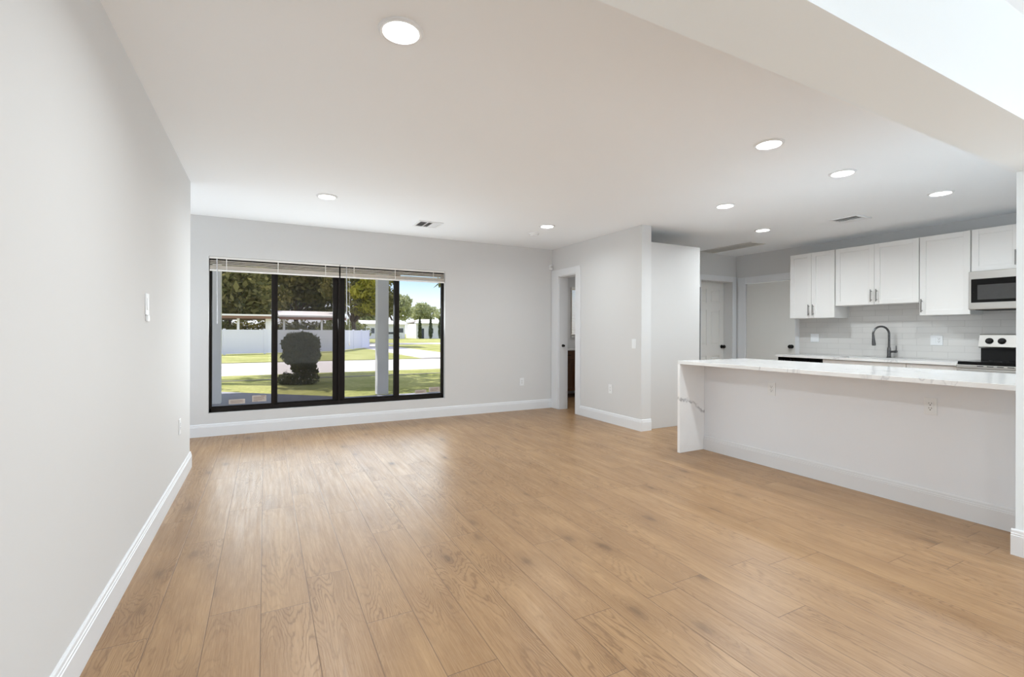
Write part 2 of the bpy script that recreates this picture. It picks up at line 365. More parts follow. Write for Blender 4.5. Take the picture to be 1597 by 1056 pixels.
m_carg = mat('car_glass', (0.03, 0.035, 0.04, 1), 0.08, var=0.1)
m_tyre = mat('tyre_rubber', (0.02, 0.02, 0.02, 1), 0.9, var=0.1)
m_pane_dark = mat('dark_house_window', srgb(70, 76, 84), 0.15, var=0.1)
m_leaf_dark = leaf_mat('dark_leaves', srgb(84, 88, 50), srgb(150, 142, 88))
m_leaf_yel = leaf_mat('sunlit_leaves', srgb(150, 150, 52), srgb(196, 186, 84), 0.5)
m_leaf_mid = leaf_mat('mid_leaves', srgb(98, 106, 62), srgb(150, 150, 96))
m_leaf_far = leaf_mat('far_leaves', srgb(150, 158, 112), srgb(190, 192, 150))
m_leaf_bush = leaf_mat('bush_leaves', srgb(76, 84, 52), srgb(120, 116, 80))
m_leaf_cyp = leaf_mat('cypress_leaves', srgb(70, 82, 52), srgb(108, 116, 76))

# ------------------------------------------------------------------ room shell
ZC = 2.5
XL, YB, XD, XK, YK = -0.58, 6.34, 4.035, 7.15, 5.385     # left wall, window wall, bathroom-door wall, kitchen wall, kitchen end wall
def hole_wall(axis, p0, p1, a0, a1, z0, z1, holes):
    """a wall slab from p0..p1 along its thickness axis, a0..a1 along the other, with rectangular holes (a,b,zlo,zhi)."""
    mb = MB(); cuts = sorted({a0, a1, *[h[0] for h in holes], *[h[1] for h in holes]})
    for u, v in zip(cuts, cuts[1:]):
        mid = (u + v) / 2; hs = [h for h in holes if h[0] < mid < h[1]]
        spans = [(z0, z1)]
        for h in hs:
            ns = []
            for s0, s1 in spans:
                if h[2] > s0: ns.append((s0, min(h[2], s1)))
                if h[3] < s1: ns.append((max(h[3], s0), s1))
            spans = ns
        for s0, s1 in spans:
            if axis == 'x': mb.box((p0, u, s0), (p1, v, s1))
            else: mb.box((u, p0, s0), (v, p1, s1))
    return mb
struct(MB().box((-2.0, -3.8, -0.12), (7.35, 7.85, 0.0)).build('floor', m_floor), 'light oak plank floor with knots and pale seams', 'floor')
struct(MB().box((-2.0, -3.8, ZC), (7.35, 7.85, ZC + 0.15)).build('ceiling', m_ceil), 'smooth white flat ceiling with recessed lights', 'ceiling')
struct(MB().box((-1.9, -3.7, 0), (XL, 4.968, ZC)).build('wall_left', m_wall), 'plain white wall along the left', 'wall')
struct(hole_wall('x', -2.0, -1.85, 4.9, YB + 0.2, 0, ZC, [(5.05, 6.25, 0.3, 2.1)]).build('wall_recess', m_wall))  # opening added to hold the recess fill
WX0, WX1, WZ0, WZ1 = -0.566, 2.252, 0.258, 2.048
struct(hole_wall('y', YB, YB + 0.2, -1.95, XD + 0.02, -0.3, ZC, [(WX0, WX1, WZ0, WZ1)]).build('wall_back', m_wall), 'white wall with the wide black framed window', 'wall')
DY0, DY1, DZ = 5.685, 6.14, 2.055
struct(hole_wall('x', XD, 4.19, 4.333, 7.7, 0, ZC, [(DY0, DY1, 0, DZ)]).build('wall_bathroom', m_wall), 'white wall with the narrow open doorway', 'wall')
struct(hole_wall('y', YK, YK + 0.2, 4.19, XK + 0.15, 0, ZC, [(6.28, 7.045, 0, 2.055)]).build('wall_kitchen_end', m_wall))
struct(hole_wall('x', XK, XK + 0.15, 0.74, YK + 0.2, 0, ZC, [(4.36, 5.20, 0, 2.013)]).build('wall_kitchen', m_wall), 'white kitchen wall behind the cabinets', 'wall')
XJ, YJ0, YJ1, HZ = 3.607, 0.742, 1.0, 2.075
struct(MB().box((XL, YJ0, HZ), (XK, YJ1, ZC)).box((XJ, YJ0, 0), (XK, YJ1, HZ)).build('wall_header', m_header), 'white dropped header and wall end of the wide opening', 'wall')
struct(MB().box((4.005, YJ1, 0), (4.60, 3.379, 0.88)).build('wall_peninsula', m_halfwall), 'white half wall under the peninsula counter', 'wall')
# dining space behind the camera, with openings added for the fill lights
struct(hole_wall('y', -3.75, -3.6, -0.7, 5.2, 0, ZC, [(0.1, 3.7, 0.08, 2.15)]).build('wall_rear', m_wall))
struct(hole_wall('x', 5.05, 5.2, -3.6, YJ0, 0, ZC, [(-2.7, -0.3, 0.25, 2.15)]).build('wall_right', m_wall))
# bathroom
struct(hole_wall('y', 7.62, 7.74, 4.1, 6.4, 0, ZC, [(5.31, 5.82, 1.13, 2.04)]).build('wall_bathroom_far', m_wall))
struct(MB().box((6.2, 5.585, 0), (6.3, 7.7, ZC)).build('wall_bathroom_side', m_wall))

def baseboard(name, p0, p1, nrm, h=0.14, t=0.015, label=None):
    """moulded baseboard from p0 to p1 (xy) with its face towards nrm"""
    n = Vector((*nrm, 0)); pr = [(0, 0), (t, 0), (t, h*0.76), (t*0.8, h*0.775), (t*0.8, h*0.84), (t*0.62, h*0.86), (t*0.55, h*0.95), (t*0.25, h), (0, h)]
    poly = [n * a + Vector((0, 0, b)) for a, b in pr]
    return struct(MB().prism(poly, (*p0, 0), (*p1, 0)).build(name, m_trim), label, 'baseboard' if label else None)
t_ = 0.015
baseboard('baseboard_left', (XL, -3.6), (XL, 4.968 + t_), (1, 0))
baseboard('baseboard_recess', (-1.85, 4.968), (XL - 0.001, 4.968), (0, 1))
baseboard('baseboard_back', (-1.85, YB), (XD, YB), (0, -1))
baseboard('baseboard_bathroom', (XD, 4.333 - t_), (XD, DY0 - 0.112), (-1, 0))
baseboard('baseboard_bathroom_end', (XD + 0.001, 4.333), (4.19, 4.333), (0, -1))
baseboard('baseboard_peninsula', (4.005, YJ1), (4.005, 3.379), (-1, 0))
baseboard('baseboard_jamb', (XJ, YJ0 - t_), (XJ, YJ1 + t_), (-1, 0))
baseboard('baseboard_jamb_side', (XJ + 0.001, YJ1), (3.99, YJ1), (0, 1))
baseboard('baseboard_bath_far', (4.19, 7.62), (6.2, 7.62), (0, -1))
baseboard('baseboard_kitchen_end', (5.2, YK), (6.18, YK), (0, -1))

# door casings and jamb linings
def casing_x(name, x, nx, y0, y1, z, w0, w1, wt, t=0.018):
    mb = MB(); a, b = x, x + nx * t
    mb.box((a, y0 - w0, 0), (b, y0, z + wt), 0.003).box((a, y1, 0), (b, y1 + w1, z + wt), 0.003).box((a, y0, z), (b, y1, z + wt), 0.003)
    return struct(mb.build(name, m_trim))
c1 = casing_x('trim_1', XD, -1, DY0, DY1, DZ, 0.112, YB - DY1 - 0.012, 0.105)
sub(MB().box((XD, DY1 - 0.012, 0), (4.19, DY1, DZ)).box((XD, DY0, 0), (4.19, DY0 + 0.012, DZ)).box((XD, DY0, DZ - 0.012), (4.19, DY1, DZ)), 'jamb_lining', m_trim, c1)
sub(MB().lathe([(0, 0), (0.022, 0.0), (0.022, 0.006), (0.010, 0.010), (0.010, 0.02), (0.017, 0.026), (0.017, 0.038), (0, 0.042)], (4.10, DY1 - 0.012, 0.985), (0, -1, 0), 20), 'door_latch', m_blackm, c1, True, 'black latch knob on the doorway jamb')
c2 = struct(MB().box((6.19, YK - 0.018, 0), (6.28, YK, 2.145), 0.003).box((7.045, YK - 0.018, 0), (7.135, YK, 2.145), 0.003).box((6.28, YK - 0.018, 2.055), (7.045, YK, 2.145), 0.003).build('trim_2', m_trim))
c3 = casing_x('trim_3', XK, -1, 4.36, 5.20, 2.013, 0.06, 0.14, 0.11)

# ------------------------------------------------------------------ doors
def six_panel_door():
    x0, x1, yf, z0, z1 = 6.285, 7.04, 5.545, 0.012, 2.05
    d = MB(); d.box((x0, yf + 0.012, z0), (x1, yf + 0.038, z1))
    st, mid = 0.105, 0.10; rows = [(0.24, 0.80), (0.98, 1.58), (1.70, 1.93)]
    xm = (x0 + x1) / 2; cols = [(x0 + st, xm - mid/2), (xm + mid/2, x1 - st)]
    # stiles and rails stand proud of the panels
    for a, b in ((x0, x0 + st), (xm - mid/2, xm + mid/2), (x1 - st, x1)): d.box((a, yf, z0), (b, yf + 0.014, z1))
    zs = [z0] + [v for r in rows for v in r] + [z1]
    for a, b in zip(zs[0::2], zs[1::2]):
        for u, v in cols: d.box((u, yf, a), (v, yf + 0.014, b))
    for a, b in rows:
        for u, v in cols: d.box((u + 0.025, yf + 0.003, a + 0.025), (v - 0.025, yf + 0.02, b - 0.025), 0.008, 1)
    o = struct(d.build('door_1', m_door), 'white six panel door at the far end of the kitchen', 'door')
    k = MB().lathe([(0, 0), (0.03, 0), (0.03, 0.008), (0.012, 0.012), (0.012, 0.032), (0.026, 0.042), (0.03, 0.055), (0.024, 0.068), (0, 0.072)], (6.985, yf, 0.955), (0, -1, 0), 24)
    sub(k, 'door_knob', m_blackm, o, True, 'black round door knob')
    return o
six_panel_door()
o = struct(MB().box((XK + 0.012, 4.366, 0.012), (XK + 0.05, 5.192, 2.005), 0.002).build('door_2', mat('flat_door_paint', srgb(224, 224, 221), 0.5, var=0.006)), 'flat white door beside the kitchen cabinets', 'door')
sub(MB().lathe([(0, 0), (0.03, 0), (0.03, 0.008), (0.012, 0.012), (0.012, 0.03), (0.026, 0.04), (0.03, 0.052), (0.024, 0.066), (0, 0.07)], (XK + 0.012, 4.425, 0.985), (-1, 0, 0), 24), 'door_knob', m_blackm, o, True, 'black round door knob')

# ------------------------------------------------------------------ front window
def front_window():
    yf, yb = YB + 0.055, YB + 0.135
    w = bpy.data.objects.new('window_1', None); COL.objects.link(w); w.location = ((WX0 + WX1)/2, YB + 0.1, WZ0)
    struct(w, 'wide black framed window of four tall panes', 'window')
    xm = 0.845
    f = MB(); fr = 0.024
    f.box((WX0, yf, WZ0), (WX1, yb, WZ0 + 0.05), 0.004).box((WX0, yf, WZ1 - 0.05), (WX1, yb, WZ1), 0.004)
    f.box((WX0, yf, WZ0), (WX0 + fr, yb, WZ1), 0.003).box((WX1 - fr, yf, WZ0), (WX1, yb, WZ1), 0.003)
    f.box((xm - 0.012, yf - 0.005, WZ0), (xm + 0.012, yb, WZ1), 0.003)
    sub(f, 'window_frame', m_bronze, w)
    zb, zt = WZ0 + 0.05, WZ1 - 0.05
    def sash(x0, x1, wl, wr, y, glass, screen=False):
        s = MB(); s.box((x0, y, zb), (x0 + wl, y + 0.03, zt), 0.003).box((x1 - wr, y, zb), (x1, y + 0.03, zt), 0.003)
        s.box((x0 + wl, y, zb), (x1 - wr, y + 0.03, zb + 0.016)).box((x0 + wl, y, zt - 0.03), (x1 - wr, y + 0.03, zt))
        so_ = sub(s, 'sash', m_bronze, w)
        sub(MB().box((x0 + wl - 0.004, y + 0.012, zb + 0.012), (x1 - wr + 0.004, y + 0.017, zt - 0.026)), 'pane', glass, so_)
        if screen:
            sub(MB().box((x0 + wl, y + 0.034, zb + 0.012), (x1 - wr, y + 0.0355, zt - 0.026)), 'insect_screen', m_screenmesh, so_)
        return so_
    s1 = sash(WX0 + fr, 0.106, 0.004, 0.036, yf + 0.012, m_glass)
    sash(0.072, xm - 0.012, 0.066, 0.060, yf + 0.046, m_glass_tint, True)
    sash(xm + 0.012, 1.59, 0.064, 0.036, yf + 0.046, m_glass_tint)
    s4 = sash(1.556, WX1 - fr, 0.066, 0.004, yf + 0.012, m_glass)
    return w, yf
win, WYF = front_window()
# paper stickers left on the glass
ys = WYF + 0.0235
def sticker(name, x0, x1, z0, z1, label, lines):
    o = MB().box((x0, ys - 0.0012, z0), (x1, ys + 0.0, z1)).build(name, m_sticker); tag(o, label, 'sticker')
    b = MB()
    for a, c, d, e in lines: b.box((x0 + (x1-x0)*a, ys - 0.002, z0 + (z1-z0)*c), (x0 + (x1-x0)*d, ys - 0.0011, z0 + (z1-z0)*e))
    sub(b, 'print', mat('faded_print', srgb(140, 122, 112), 0.8), o)
ln = [(0.10, 0.68, 0.86, 0.74), (0.10, 0.52, 0.80, 0.58), (0.10, 0.36, 0.88, 0.42), (0.10, 0.20, 0.70, 0.26)]
sticker('window_sticker', -0.372, -0.205, 0.340, 0.394, 'long narrow paper sticker low on the leftmost window pane', ln)
sticker('window_sticker', -0.132, 0.018, 0.352, 0.428, 'squarish paper sticker low on leftmost pane, beside the dark mullion', ln + [(0.62, 0.84, 0.92, 0.93), (0.1, 0.05, 0.4, 0.11)])
sticker('window_sticker', 1.845, 2.005, 0.335, 0.385, 'long narrow paper sticker low on the rightmost window pane', ln)
sticker('window_sticker', 2.045, 2.205, 0.345, 0.415, 'squarish paper sticker low on rightmost pane, near its right edge', ln)

# mini blinds pulled up under the window head
def blind(x0, x1, label, wand_x, cordx):
    y0 = YB + 0.004; t = thing('mini_blind', label, 'blind', ((x0+x1)/2, y0 + 0.02, 2.045), 'raised blinds in the front window')
    sub(MB().box((x0, y0, 2.024), (x1, y0 + 0.036, 2.046), 0.002), 'headrail', m_blind, t)
    s = MB()
    for i in range(4):
        z = 2.006 - i * 0.0185; s.prism([(0, y0 + 0.006, z - 0.012), (0, y0 + 0.028, z), (0, y0 + 0.028, z + 0.0016), (0, y0 + 0.006, z - 0.0104)], (x0 + 0.006, 0, 0), (x1 - 0.006, 0, 0))
    sub(s, 'spread_slats', m_slat, t)
    s = MB()
    for i in range(13):
        z = 1.936 - i * 0.0026; s.box((x0 + 0.006, y0 + 0.004 + 0.0005*(i % 2), z), (x1 - 0.006, y0 + 0.030, z + 0.0021))
    sub(s, 'slat_stack', m_slat, t)
    sub(MB().box((x0 + 0.004, y0 + 0.003, 1.882), (x1 - 0.004, y0 + 0.031, 1.901), 0.003), 'bottom_rail', m_blind, t)
    for k in range(3):
        xc = x0 + (x1 - x0) * (0.12 + 0.38 * k)
        sub(MB().box((xc - 0.004, y0 + 0.002, 1.885), (xc + 0.004, y0 + 0.0035, 2.024)), 'ladder_tape', m_blind, t)
    sub(MB().tube([(wand_x, y0 - 0.002, 2.02), (wand_x + 0.004, y0 - 0.004, 1.28)], 0.0048, 8), 'tilt_wand', mat('clear_wand', srgb(214, 216, 222), 0.2), t, True)
    if cordx: sub(MB().tube([(cordx, y0 - 0.003, 2.01), (cordx + 0.002, y0 - 0.004, 1.05)], 0.0014, 6).lathe([(0, 0), (0.006, -0.006), (0.009, -0.035), (0, -0.038)], (cordx + 0.002, y0 - 0.004, 1.05)), 'lift_cord', m_blind, t, True)
blind(WX0 + 0.004, 0.842, 'raised white mini blind over the left half of the window', -0.487, None)
blind(0.850, WX1 - 0.004, 'raised white mini blind over the right half of the window', 0.925, 0.96)

# ------------------------------------------------------------------ ceiling fixtures
def downlight(x, y, label):
    t = thing('recessed_light', label, 'ceiling light', (x, y, ZC), 'round recessed ceiling lights')
    sub(MB().lathe([(0.0745, -0.004), (0.078, -0.011), (0.088, -0.012), (0.095, -0.006), (0.096, 0.0), (0.0745, 0.0)], (x, y, ZC)), 'trim_ring', m_plastic, t, True)
    sub(MB().lathe([(0, -0.007), (0.05, -0.0065), (0.0745, -0.004), (0.0745, 0.0), (0, 0.0)], (x, y, ZC)), 'diffuser', m_led, t, True)
    return t
spots = [(0.518, 2.035, 'large looking recessed light nearest the camera, over the open floor'),
         (0.526, 4.865, 'recessed light near the left half of the window wall'),
         (3.072, 4.945, 'recessed light beside the smoke detector near the bathroom doorway'),
         (3.072, 2.062, 'recessed light in mid ceiling, leftmost of the near row of three'),
         (4.153, 2.155, 'recessed light over the peninsula, middle of the near row of three'),
         (5.546, 2.037, 'recessed light nearest the microwave, rightmost of the near row'),
         (4.180, 3.280, 'recessed light above the far end of the peninsula counter'),
         (5.588, 3.830, 'recessed light next to the grey ceiling grille in the kitchen')]
lit0 = None
for i, (x, y, lb) in enumerate(spots):
    if lit0 is None: lit0 = downlight(x, y, lb)
    else: dup(lit0, (x, y, ZC), lb)
for x, y, k in [(s[0], s[1], w) for s, w in zip(spots, (1.0, 1.0, 0.55, 1.05, 0.72, 0.95, 0.62, 1.15))] + [(0.5, -0.9, 1.3), (3.1, -0.9, 1.3)]:  # last two are unseen lamps added behind the camera as fill
    area('downlight_lamp', (x, y, ZC - 0.016), (0, 0, -1), 0.14, 0.14, DOWNLIGHT_W * k, LAMP, 'DISK', 160)
for x, y in ((0.5, -0.9), (3.1, -0.9)): dup(lit0, (x, y, ZC), 'added recessed light, unseen behind the viewpoint')
area('bathroom_fill', (5.4, 6.4, ZC - 0.03), (0, 0, -1), 0.14, 0.14, 4.0, (1, 0.97, 0.93), 'DISK', 170)  # unseen lamp added to light the bathroom

def register(x, y, label, wx=0.30, wy=0.30):
    t = thing('ceiling_vent', label, 'vent', (x, y, ZC), 'white louvred ceiling registers')
    a, b = wx/2, wy/2; fr = 0.028; z0 = ZC - 0.009
    f = MB().box((x-a, y-b, z0), (x+a, y-b+fr, ZC)).box((x-a, y+b-fr, z0), (x+a, y+b, ZC)).box((x-a, y-b+fr, z0), (x-a+fr, y+b-fr, ZC)).box((x+a-fr, y-b+fr, z0), (x+a, y+b-fr, ZC))
    f.box((x - 0.035, y-b+fr, z0), (x - 0.028, y+b-fr, ZC)).box((x + 0.028, y-b+fr, z0), (x + 0.035, y+b-fr, ZC))
    sub(f, 'frame', m_plastic, t)
    sub(MB().box((x-a+fr, y-b+fr, ZC - 0.0018), (x+a-fr, y+b-fr, ZC - 0.0006)), 'duct_opening', m_duct, t)
    for k in range(5):                                     # left bank: blades across the width
        xx = x - a + fr + 0.012 + k * 0.018
        sub(MB().prism([(xx, 0, z0), (xx + 0.009, 0, ZC - 0.002), (xx + 0.0105, 0, ZC - 0.002), (xx + 0.0015, 0, z0)], (0, y-b+fr, 0), (0, y+b-fr, 0)), 'louvre', m_plastic, t)
    for k in range(9):
        yy = y - b + fr + 0.010 + k * 0.026
        sub(MB().prism([(0, yy, z0), (0, yy + 0.016, ZC - 0.002), (0, yy + 0.0175, ZC - 0.002), (0, yy + 0.0015, z0)], (x - 0.028, 0, 0), (x + 0.028, 0, 0)), 'louvre', m_plastic, t)
    for k in range(5):
        xx = x + 0.044 + k * 0.018
        sub(MB().prism([(xx, 0, z0), (xx - 0.009, 0, ZC - 0.002), (xx - 0.0075, 0, ZC - 0.002), (xx + 0.0015, 0, z0)], (0, y-b+fr, 0), (0, y+b-fr, 0)), 'louvre', m_plastic, t)
    return t
v0 = register(1.745, 5.545, 'white ceiling vent with dark louvres near the window wall')
dup(v0, (5.905, 2.985, ZC), 'white ceiling vent with dark louvres above the kitchen aisle')
def grille():
    x0, x1, y0, y1 = 6.165, 6.485, 4.40, 5.33; t = thing('return_air_grille', 'long dull grey grille in the kitchen ceiling corner', 'vent', ((x0+x1)/2, (y0+y1)/2, ZC)); z0 = ZC - 0.010
    sub(MB().box((x0, y0, z0), (x1, y0+0.025, ZC)).box((x0, y1-0.025, z0), (x1, y1, ZC)).box((x0, y0+0.025, z0), (x0+0.025, y1-0.025, ZC)).box((x1-0.025, y0+0.025, z0), (x1, y1-0.025, ZC)), 'frame', m_grille, t)
    sub(MB().box((x0+0.025, y0+0.025, ZC-0.0018), (x1-0.025, y1-0.025, ZC-0.0006)), 'backing', mat('grey_filter', srgb(205, 205, 202), 0.9), t)
    b = MB()
    for k in range(17):
        xx = x0 + 0.03 + k * 0.0155
        b.prism([(xx, 0, z0), (xx + 0.0142, 0, z0 + 0.002), (xx + 0.0142, 0, z0 + 0.0035), (xx, 0, z0 + 0.0015)], (0, y0 + 0.025, 0), (0, y1 - 0.025, 0))
    sub(b, 'louvres', m_grille, t)
grille()
t = thing('smoke_detector', 'small round white smoke detector on ceiling near the window wall', 'smoke detector', (3.153, 5.40, ZC))
sub(MB().lathe([(0, 0), (0.068, 0), (0.068, -0.012), (0.06, -0.016), (0, -0.016)], (3.153, 5.40, ZC)), 'base', m_plastic, t, True)
sub(MB().lathe([(0.054, -0.016), (0.050, -0.034), (0.03, -0.040), (0, -0.041)], (3.153, 5.40, ZC)), 'cover', m_plastic, t, True)
t = thing('motion_sensor', 'small white alarm motion sensor high in the wall corner', 'sensor', (XD - 0.035, YB, 2.215))
sx, sy, sz = XD - 0.034, YB, 2.215
sub(MB().box((sx - 0.026, sy - 0.035, sz - 0.04), (sx + 0.026, sy, sz + 0.04), 0.008), 'housing', m_plastic, t)
sub(MB().box((sx - 0.018, sy - 0.039, sz - 0.01), (sx + 0.018, sy - 0.034, sz + 0.028), 0.002), 'lens', mat('sensor_lens', srgb(205, 205, 205), 0.3), t)

# ------------------------------------------------------------------ outlets and switches
def plate(name, label, cat, pos, nrm, gangs=('o',), group=None):
    """wall plate; gangs: 'o' duplex outlet, 's' rocker switch. Built facing nrm (axis aligned)."""
    n = Vector(nrm); tv = Vector((0, 0, 1)).cross(n); P = Vector(pos)
    t = thing(name, label, cat, P, group)
    def bx(mb, u0, u1, z0, z1, d0, d1, bev=0.0):
        a = P + tv*u0 + n*d0 + Vector((0, 0, z0)); b = P + tv*u1 + n*d1 + Vector((0, 0, z1)); mb.box(a, b, bev)
    w = 0.036 + 0.023 * (len(gangs) - 1)
    m = MB(); bx(m, -w, w, -0.0585, 0.0585, 0.0003, 0.006, 0.002); sub(m, 'wall_plate', m_plastic, t)
    for i, gk in enumerate(gangs):
        uc = (i - (len(gangs) - 1) / 2) * 0.046
        if gk == 'o':
            m = MB(); bx(m, uc - 0.0165, uc + 0.0165, -0.0335, 0.0335, 0.005, 0.0075, 0.001); rc = sub(m, 'receptacle', m_plastic, t)
            m = MB()
            for zc in (0.0165, -0.0165):
                bx(m, uc - 0.0085, uc - 0.0060, zc + 0.001, zc + 0.010, 0.0066, 0.0078); bx(m, uc + 0.0055, uc + 0.0085, zc + 0.001, zc + 0.0095, 0.0066, 0.0078)
                m.lathe([(0, 0), (0.0034, 0), (0.0034, 0.0004), (0, 0.0004)], P + tv*uc + n*0.0074 + Vector((0, 0, zc - 0.007)), n, 12)
            sub(m, 'slots', m_slot, rc)
        else:
            m = MB(); bx(m, uc - 0.0165, uc + 0.0165, -0.0335, 0.0335, 0.005, 0.009, 0.0025); sub(m, 'rocker', m_plastic, t)
    return t
plate('wall_outlet', 'white outlet low on the peninsula half wall, nearer the marble end', 'outlet', (4.005, 2.654, 0.698), (-1, 0, 0))
plate('wall_outlet', 'white outlet low on the peninsula half wall, nearer the right wall end', 'outlet', (4.005, 1.520, 0.703), (-1, 0, 0))
plate('wall_outlet', 'white outlet low on the window wall, right of the window', 'outlet', (3.49, YB, 0.432), (0, -1, 0))
plate('wall_outlet', 'white outlet low on the wall right of the bathroom doorway', 'outlet', (XD, 4.905, 0.45), (-1, 0, 0))
plate('wall_outlet', 'white outlet low on the left wall near its far corner', 'outlet', (XL, 4.40, 0.462), (1, 0, 0))
plate('wall_outlet', 'white double gang outlet and switch on tile between faucet and range', 'outlet', (XK - 0.009, 2.655, 1.113), (-1, 0, 0), ('s', 'o'))
plate('wall_switch', 'white double gang switch on tile at the left end of the backsplash', 'switch', (XK - 0.009, 4.07, 1.124), (-1, 0, 0), ('s', 's'))
plate('wall_switch', 'white switch at mid height near corner of the doorway wall', 'switch', (XD, 4.46, 1.055), (-1, 0, 0), ('s',))
sw = plate('wall_switch', 'white switch with dimmer stub on the blank left wall', 'switch', (XL, 3.245, 1.345), (1, 0, 0), ('s',))
sub(MB().box((XL + 0.0003, 3.225, 1.250), (XL + 0.012, 3.265, 1.2855), 0.004), 'dimmer_stub', m_plastic, sw)
plate('wall_switch', 'white switch plate on the bathroom wall beside the blind', 'switch', (5.13, 7.62, 1.285), (0, -1, 0), ('s',))

# ------------------------------------------------------------------ peninsula counter with waterfall end
t = thing('peninsula_counter', 'white veined quartz peninsula counter with waterfall end over half wall', 'countertop', (4.16, 2.2, 0.883))
sub(MB().box((3.655, YJ1 + 0.001, 0.883), (4.68, 3.412, 0.915), 0.002), 'countertop', m_quartz, t)
sub(MB().box((3.655, 3.381, 0.0), (4.60, 3.412, 0.883), 0.001), 'waterfall_panel', m_slab, t, label='upright quartz slab with one grey vein')

# ------------------------------------------------------------------ kitchen run
XU = 6.82      # upper cabinet door face
def shaker(mb, x, y0, y1, z0, z1, rail=0.058, t=0.02):
    """door whose face looks to -X at x"""
    g = 0.0015; y0 += g; y1 -= g; z0 += g; z1 -= g
    mb.box((x, y0, z0), (x + t, y0 + rail, z1), 0.0015, 1).box((x, y1 - rail, z0), (x + t, y1, z1), 0.0015, 1)
    mb.box((x, y0 + rail, z0), (x + t, y1 - rail, z0 + rail), 0.0015, 1).box((x, y0 + rail, z1 - rail), (x + t, y1 - rail, z1), 0.0015, 1)
    mb.box((x + 0.010, y0 + rail - 0.004, z0 + rail - 0.004), (x + t - 0.002, y1 - rail + 0.004, z1 - rail + 0.004))
    return mb
def pull(x, y, z0, z1, vert=True):
    mb = MB()
    if vert:
        mb.tube([(x - 0.030, y, z0), (x - 0.030, y, z1)], 0.006, 10)
        for z in (z0 + 0.022, z1 - 0.022): mb.tube([(x, y, z), (x - 0.030, y, z)], 0.005, 8)
    return mb
def upper(name, label, y0, y1, z0, z1, doors, handle, hz=None):
    """y0>y1 as seen left to right"""
    t = thing(name, label, 'cabinet', (XK - 0.15, (y0 + y1)/2, z0), 'white wall cabinets over the back counter')
    sub(MB().box((XU + 0.021, y1 + 0.001, z0), (XK - 0.0005, y0 - 0.001, z1)), 'body', m_cab, t)
    n = doors; w = (y0 - y1) / n
    for k in range(n):
        a = y0 - k * w; b = a - w
        d = sub(shaker(MB(), XU, b, a, z0, z1), 'door', m_cab, t)
        if handle == 'centre': hy = (b + 0.03) if k == 0 else (a - 0.03)
        elif handle == 'left': hy = a - 0.026
        else: hy = b + 0.03
        h0 = z0 + 0.035
        sub(pull(XU, hy, h0, h0 + 0.155), 'handle', m_handle, d, True)
    return t
ZT = 2.325
upper('wall_cabinet', 'two door white wall cabinet, leftmost, next to the flat door', 4.245, 3.632, 1.405, ZT, 2, 'centre')
upper('wall_cabinet', 'wide short two door white wall cabinet above the faucet', 3.622, 2.704, 1.560, ZT, 2, 'centre')
upper('wall_cabinet', 'tall single door white wall cabinet left of the microwave', 2.698, 2.246, 1.407, ZT, 1, 'left')
upper('wall_cabinet', 'small white wall cabinet above the microwave', 2.238, 1.482, 1.868, ZT, 2, 'centre')

# tile backsplash
o = MB().box((XK - 0.0085, 1.002, 0.886), (XK - 0.0005, 4.298, 1.404)).box((XK - 0.0085, 2.706, 1.404), (XK - 0.0005, 3.62, 1.558)).box((XK - 0.0085, 1.48, 1.404), (XK - 0.0005, 2.243, 1.45)).build('tile_backsplash', m_tile)
tag(o, 'white glazed subway tile backsplash behind the back counter', 'backsplash')

# back counter with sink cut-out
t = thing('kitchen_counter', 'white quartz worktop along the kitchen wall under the faucet', 'countertop', (6.82, 3.2, 0.852))
ZK = 0.884; c = MB(); XF, XW = 6.51, XK - 0.009; ya, yb2 = 2.249, 4.262; s0, s1, sxa, sxb = 2.82, 3.52, 6.60, 6.96
c.box((XF, ya, 0.854), (XW, s0, ZK), 0.0015, 1).box((XF, s1, 0.854), (XW, yb2, ZK), 0.0015, 1).box((XF, s0, 0.854), (sxa, s1, ZK)).box((sxb, s0, 0.854), (XW, s1, ZK))
sub(c, 'countertop', m_quartz, t)
o = MB().box((sxa - 0.01, s0 - 0.01, 0.66), (sxb + 0.01, s1 + 0.01, 0.666)).box((sxa - 0.01, s0 - 0.01, 0.66), (sxa - 0.006, s1 + 0.01, 0.852)).box((sxb + 0.006, s0 - 0.01, 0.66), (sxb + 0.01, s1 + 0.01, 0.852)).box((sxa - 0.01, s0 - 0.01, 0.66), (sxb + 0.01, s0 - 0.006, 0.852)).box((sxa - 0.01, s1 + 0.006, 0.66), (sxb + 0.01, s1 + 0.01, 0.852)).build('undermount_sink', m_steel)
sub(MB().lathe([(0, 0.0), (0.04, 0.0), (0.045, 0.004), (0.03, 0.003), (0, 0.001)], (6.78, 3.17, 0.666)), 'drain', m_gun, o, True)
tag(o, 'stainless undermount sink set in the back counter', 'sink')
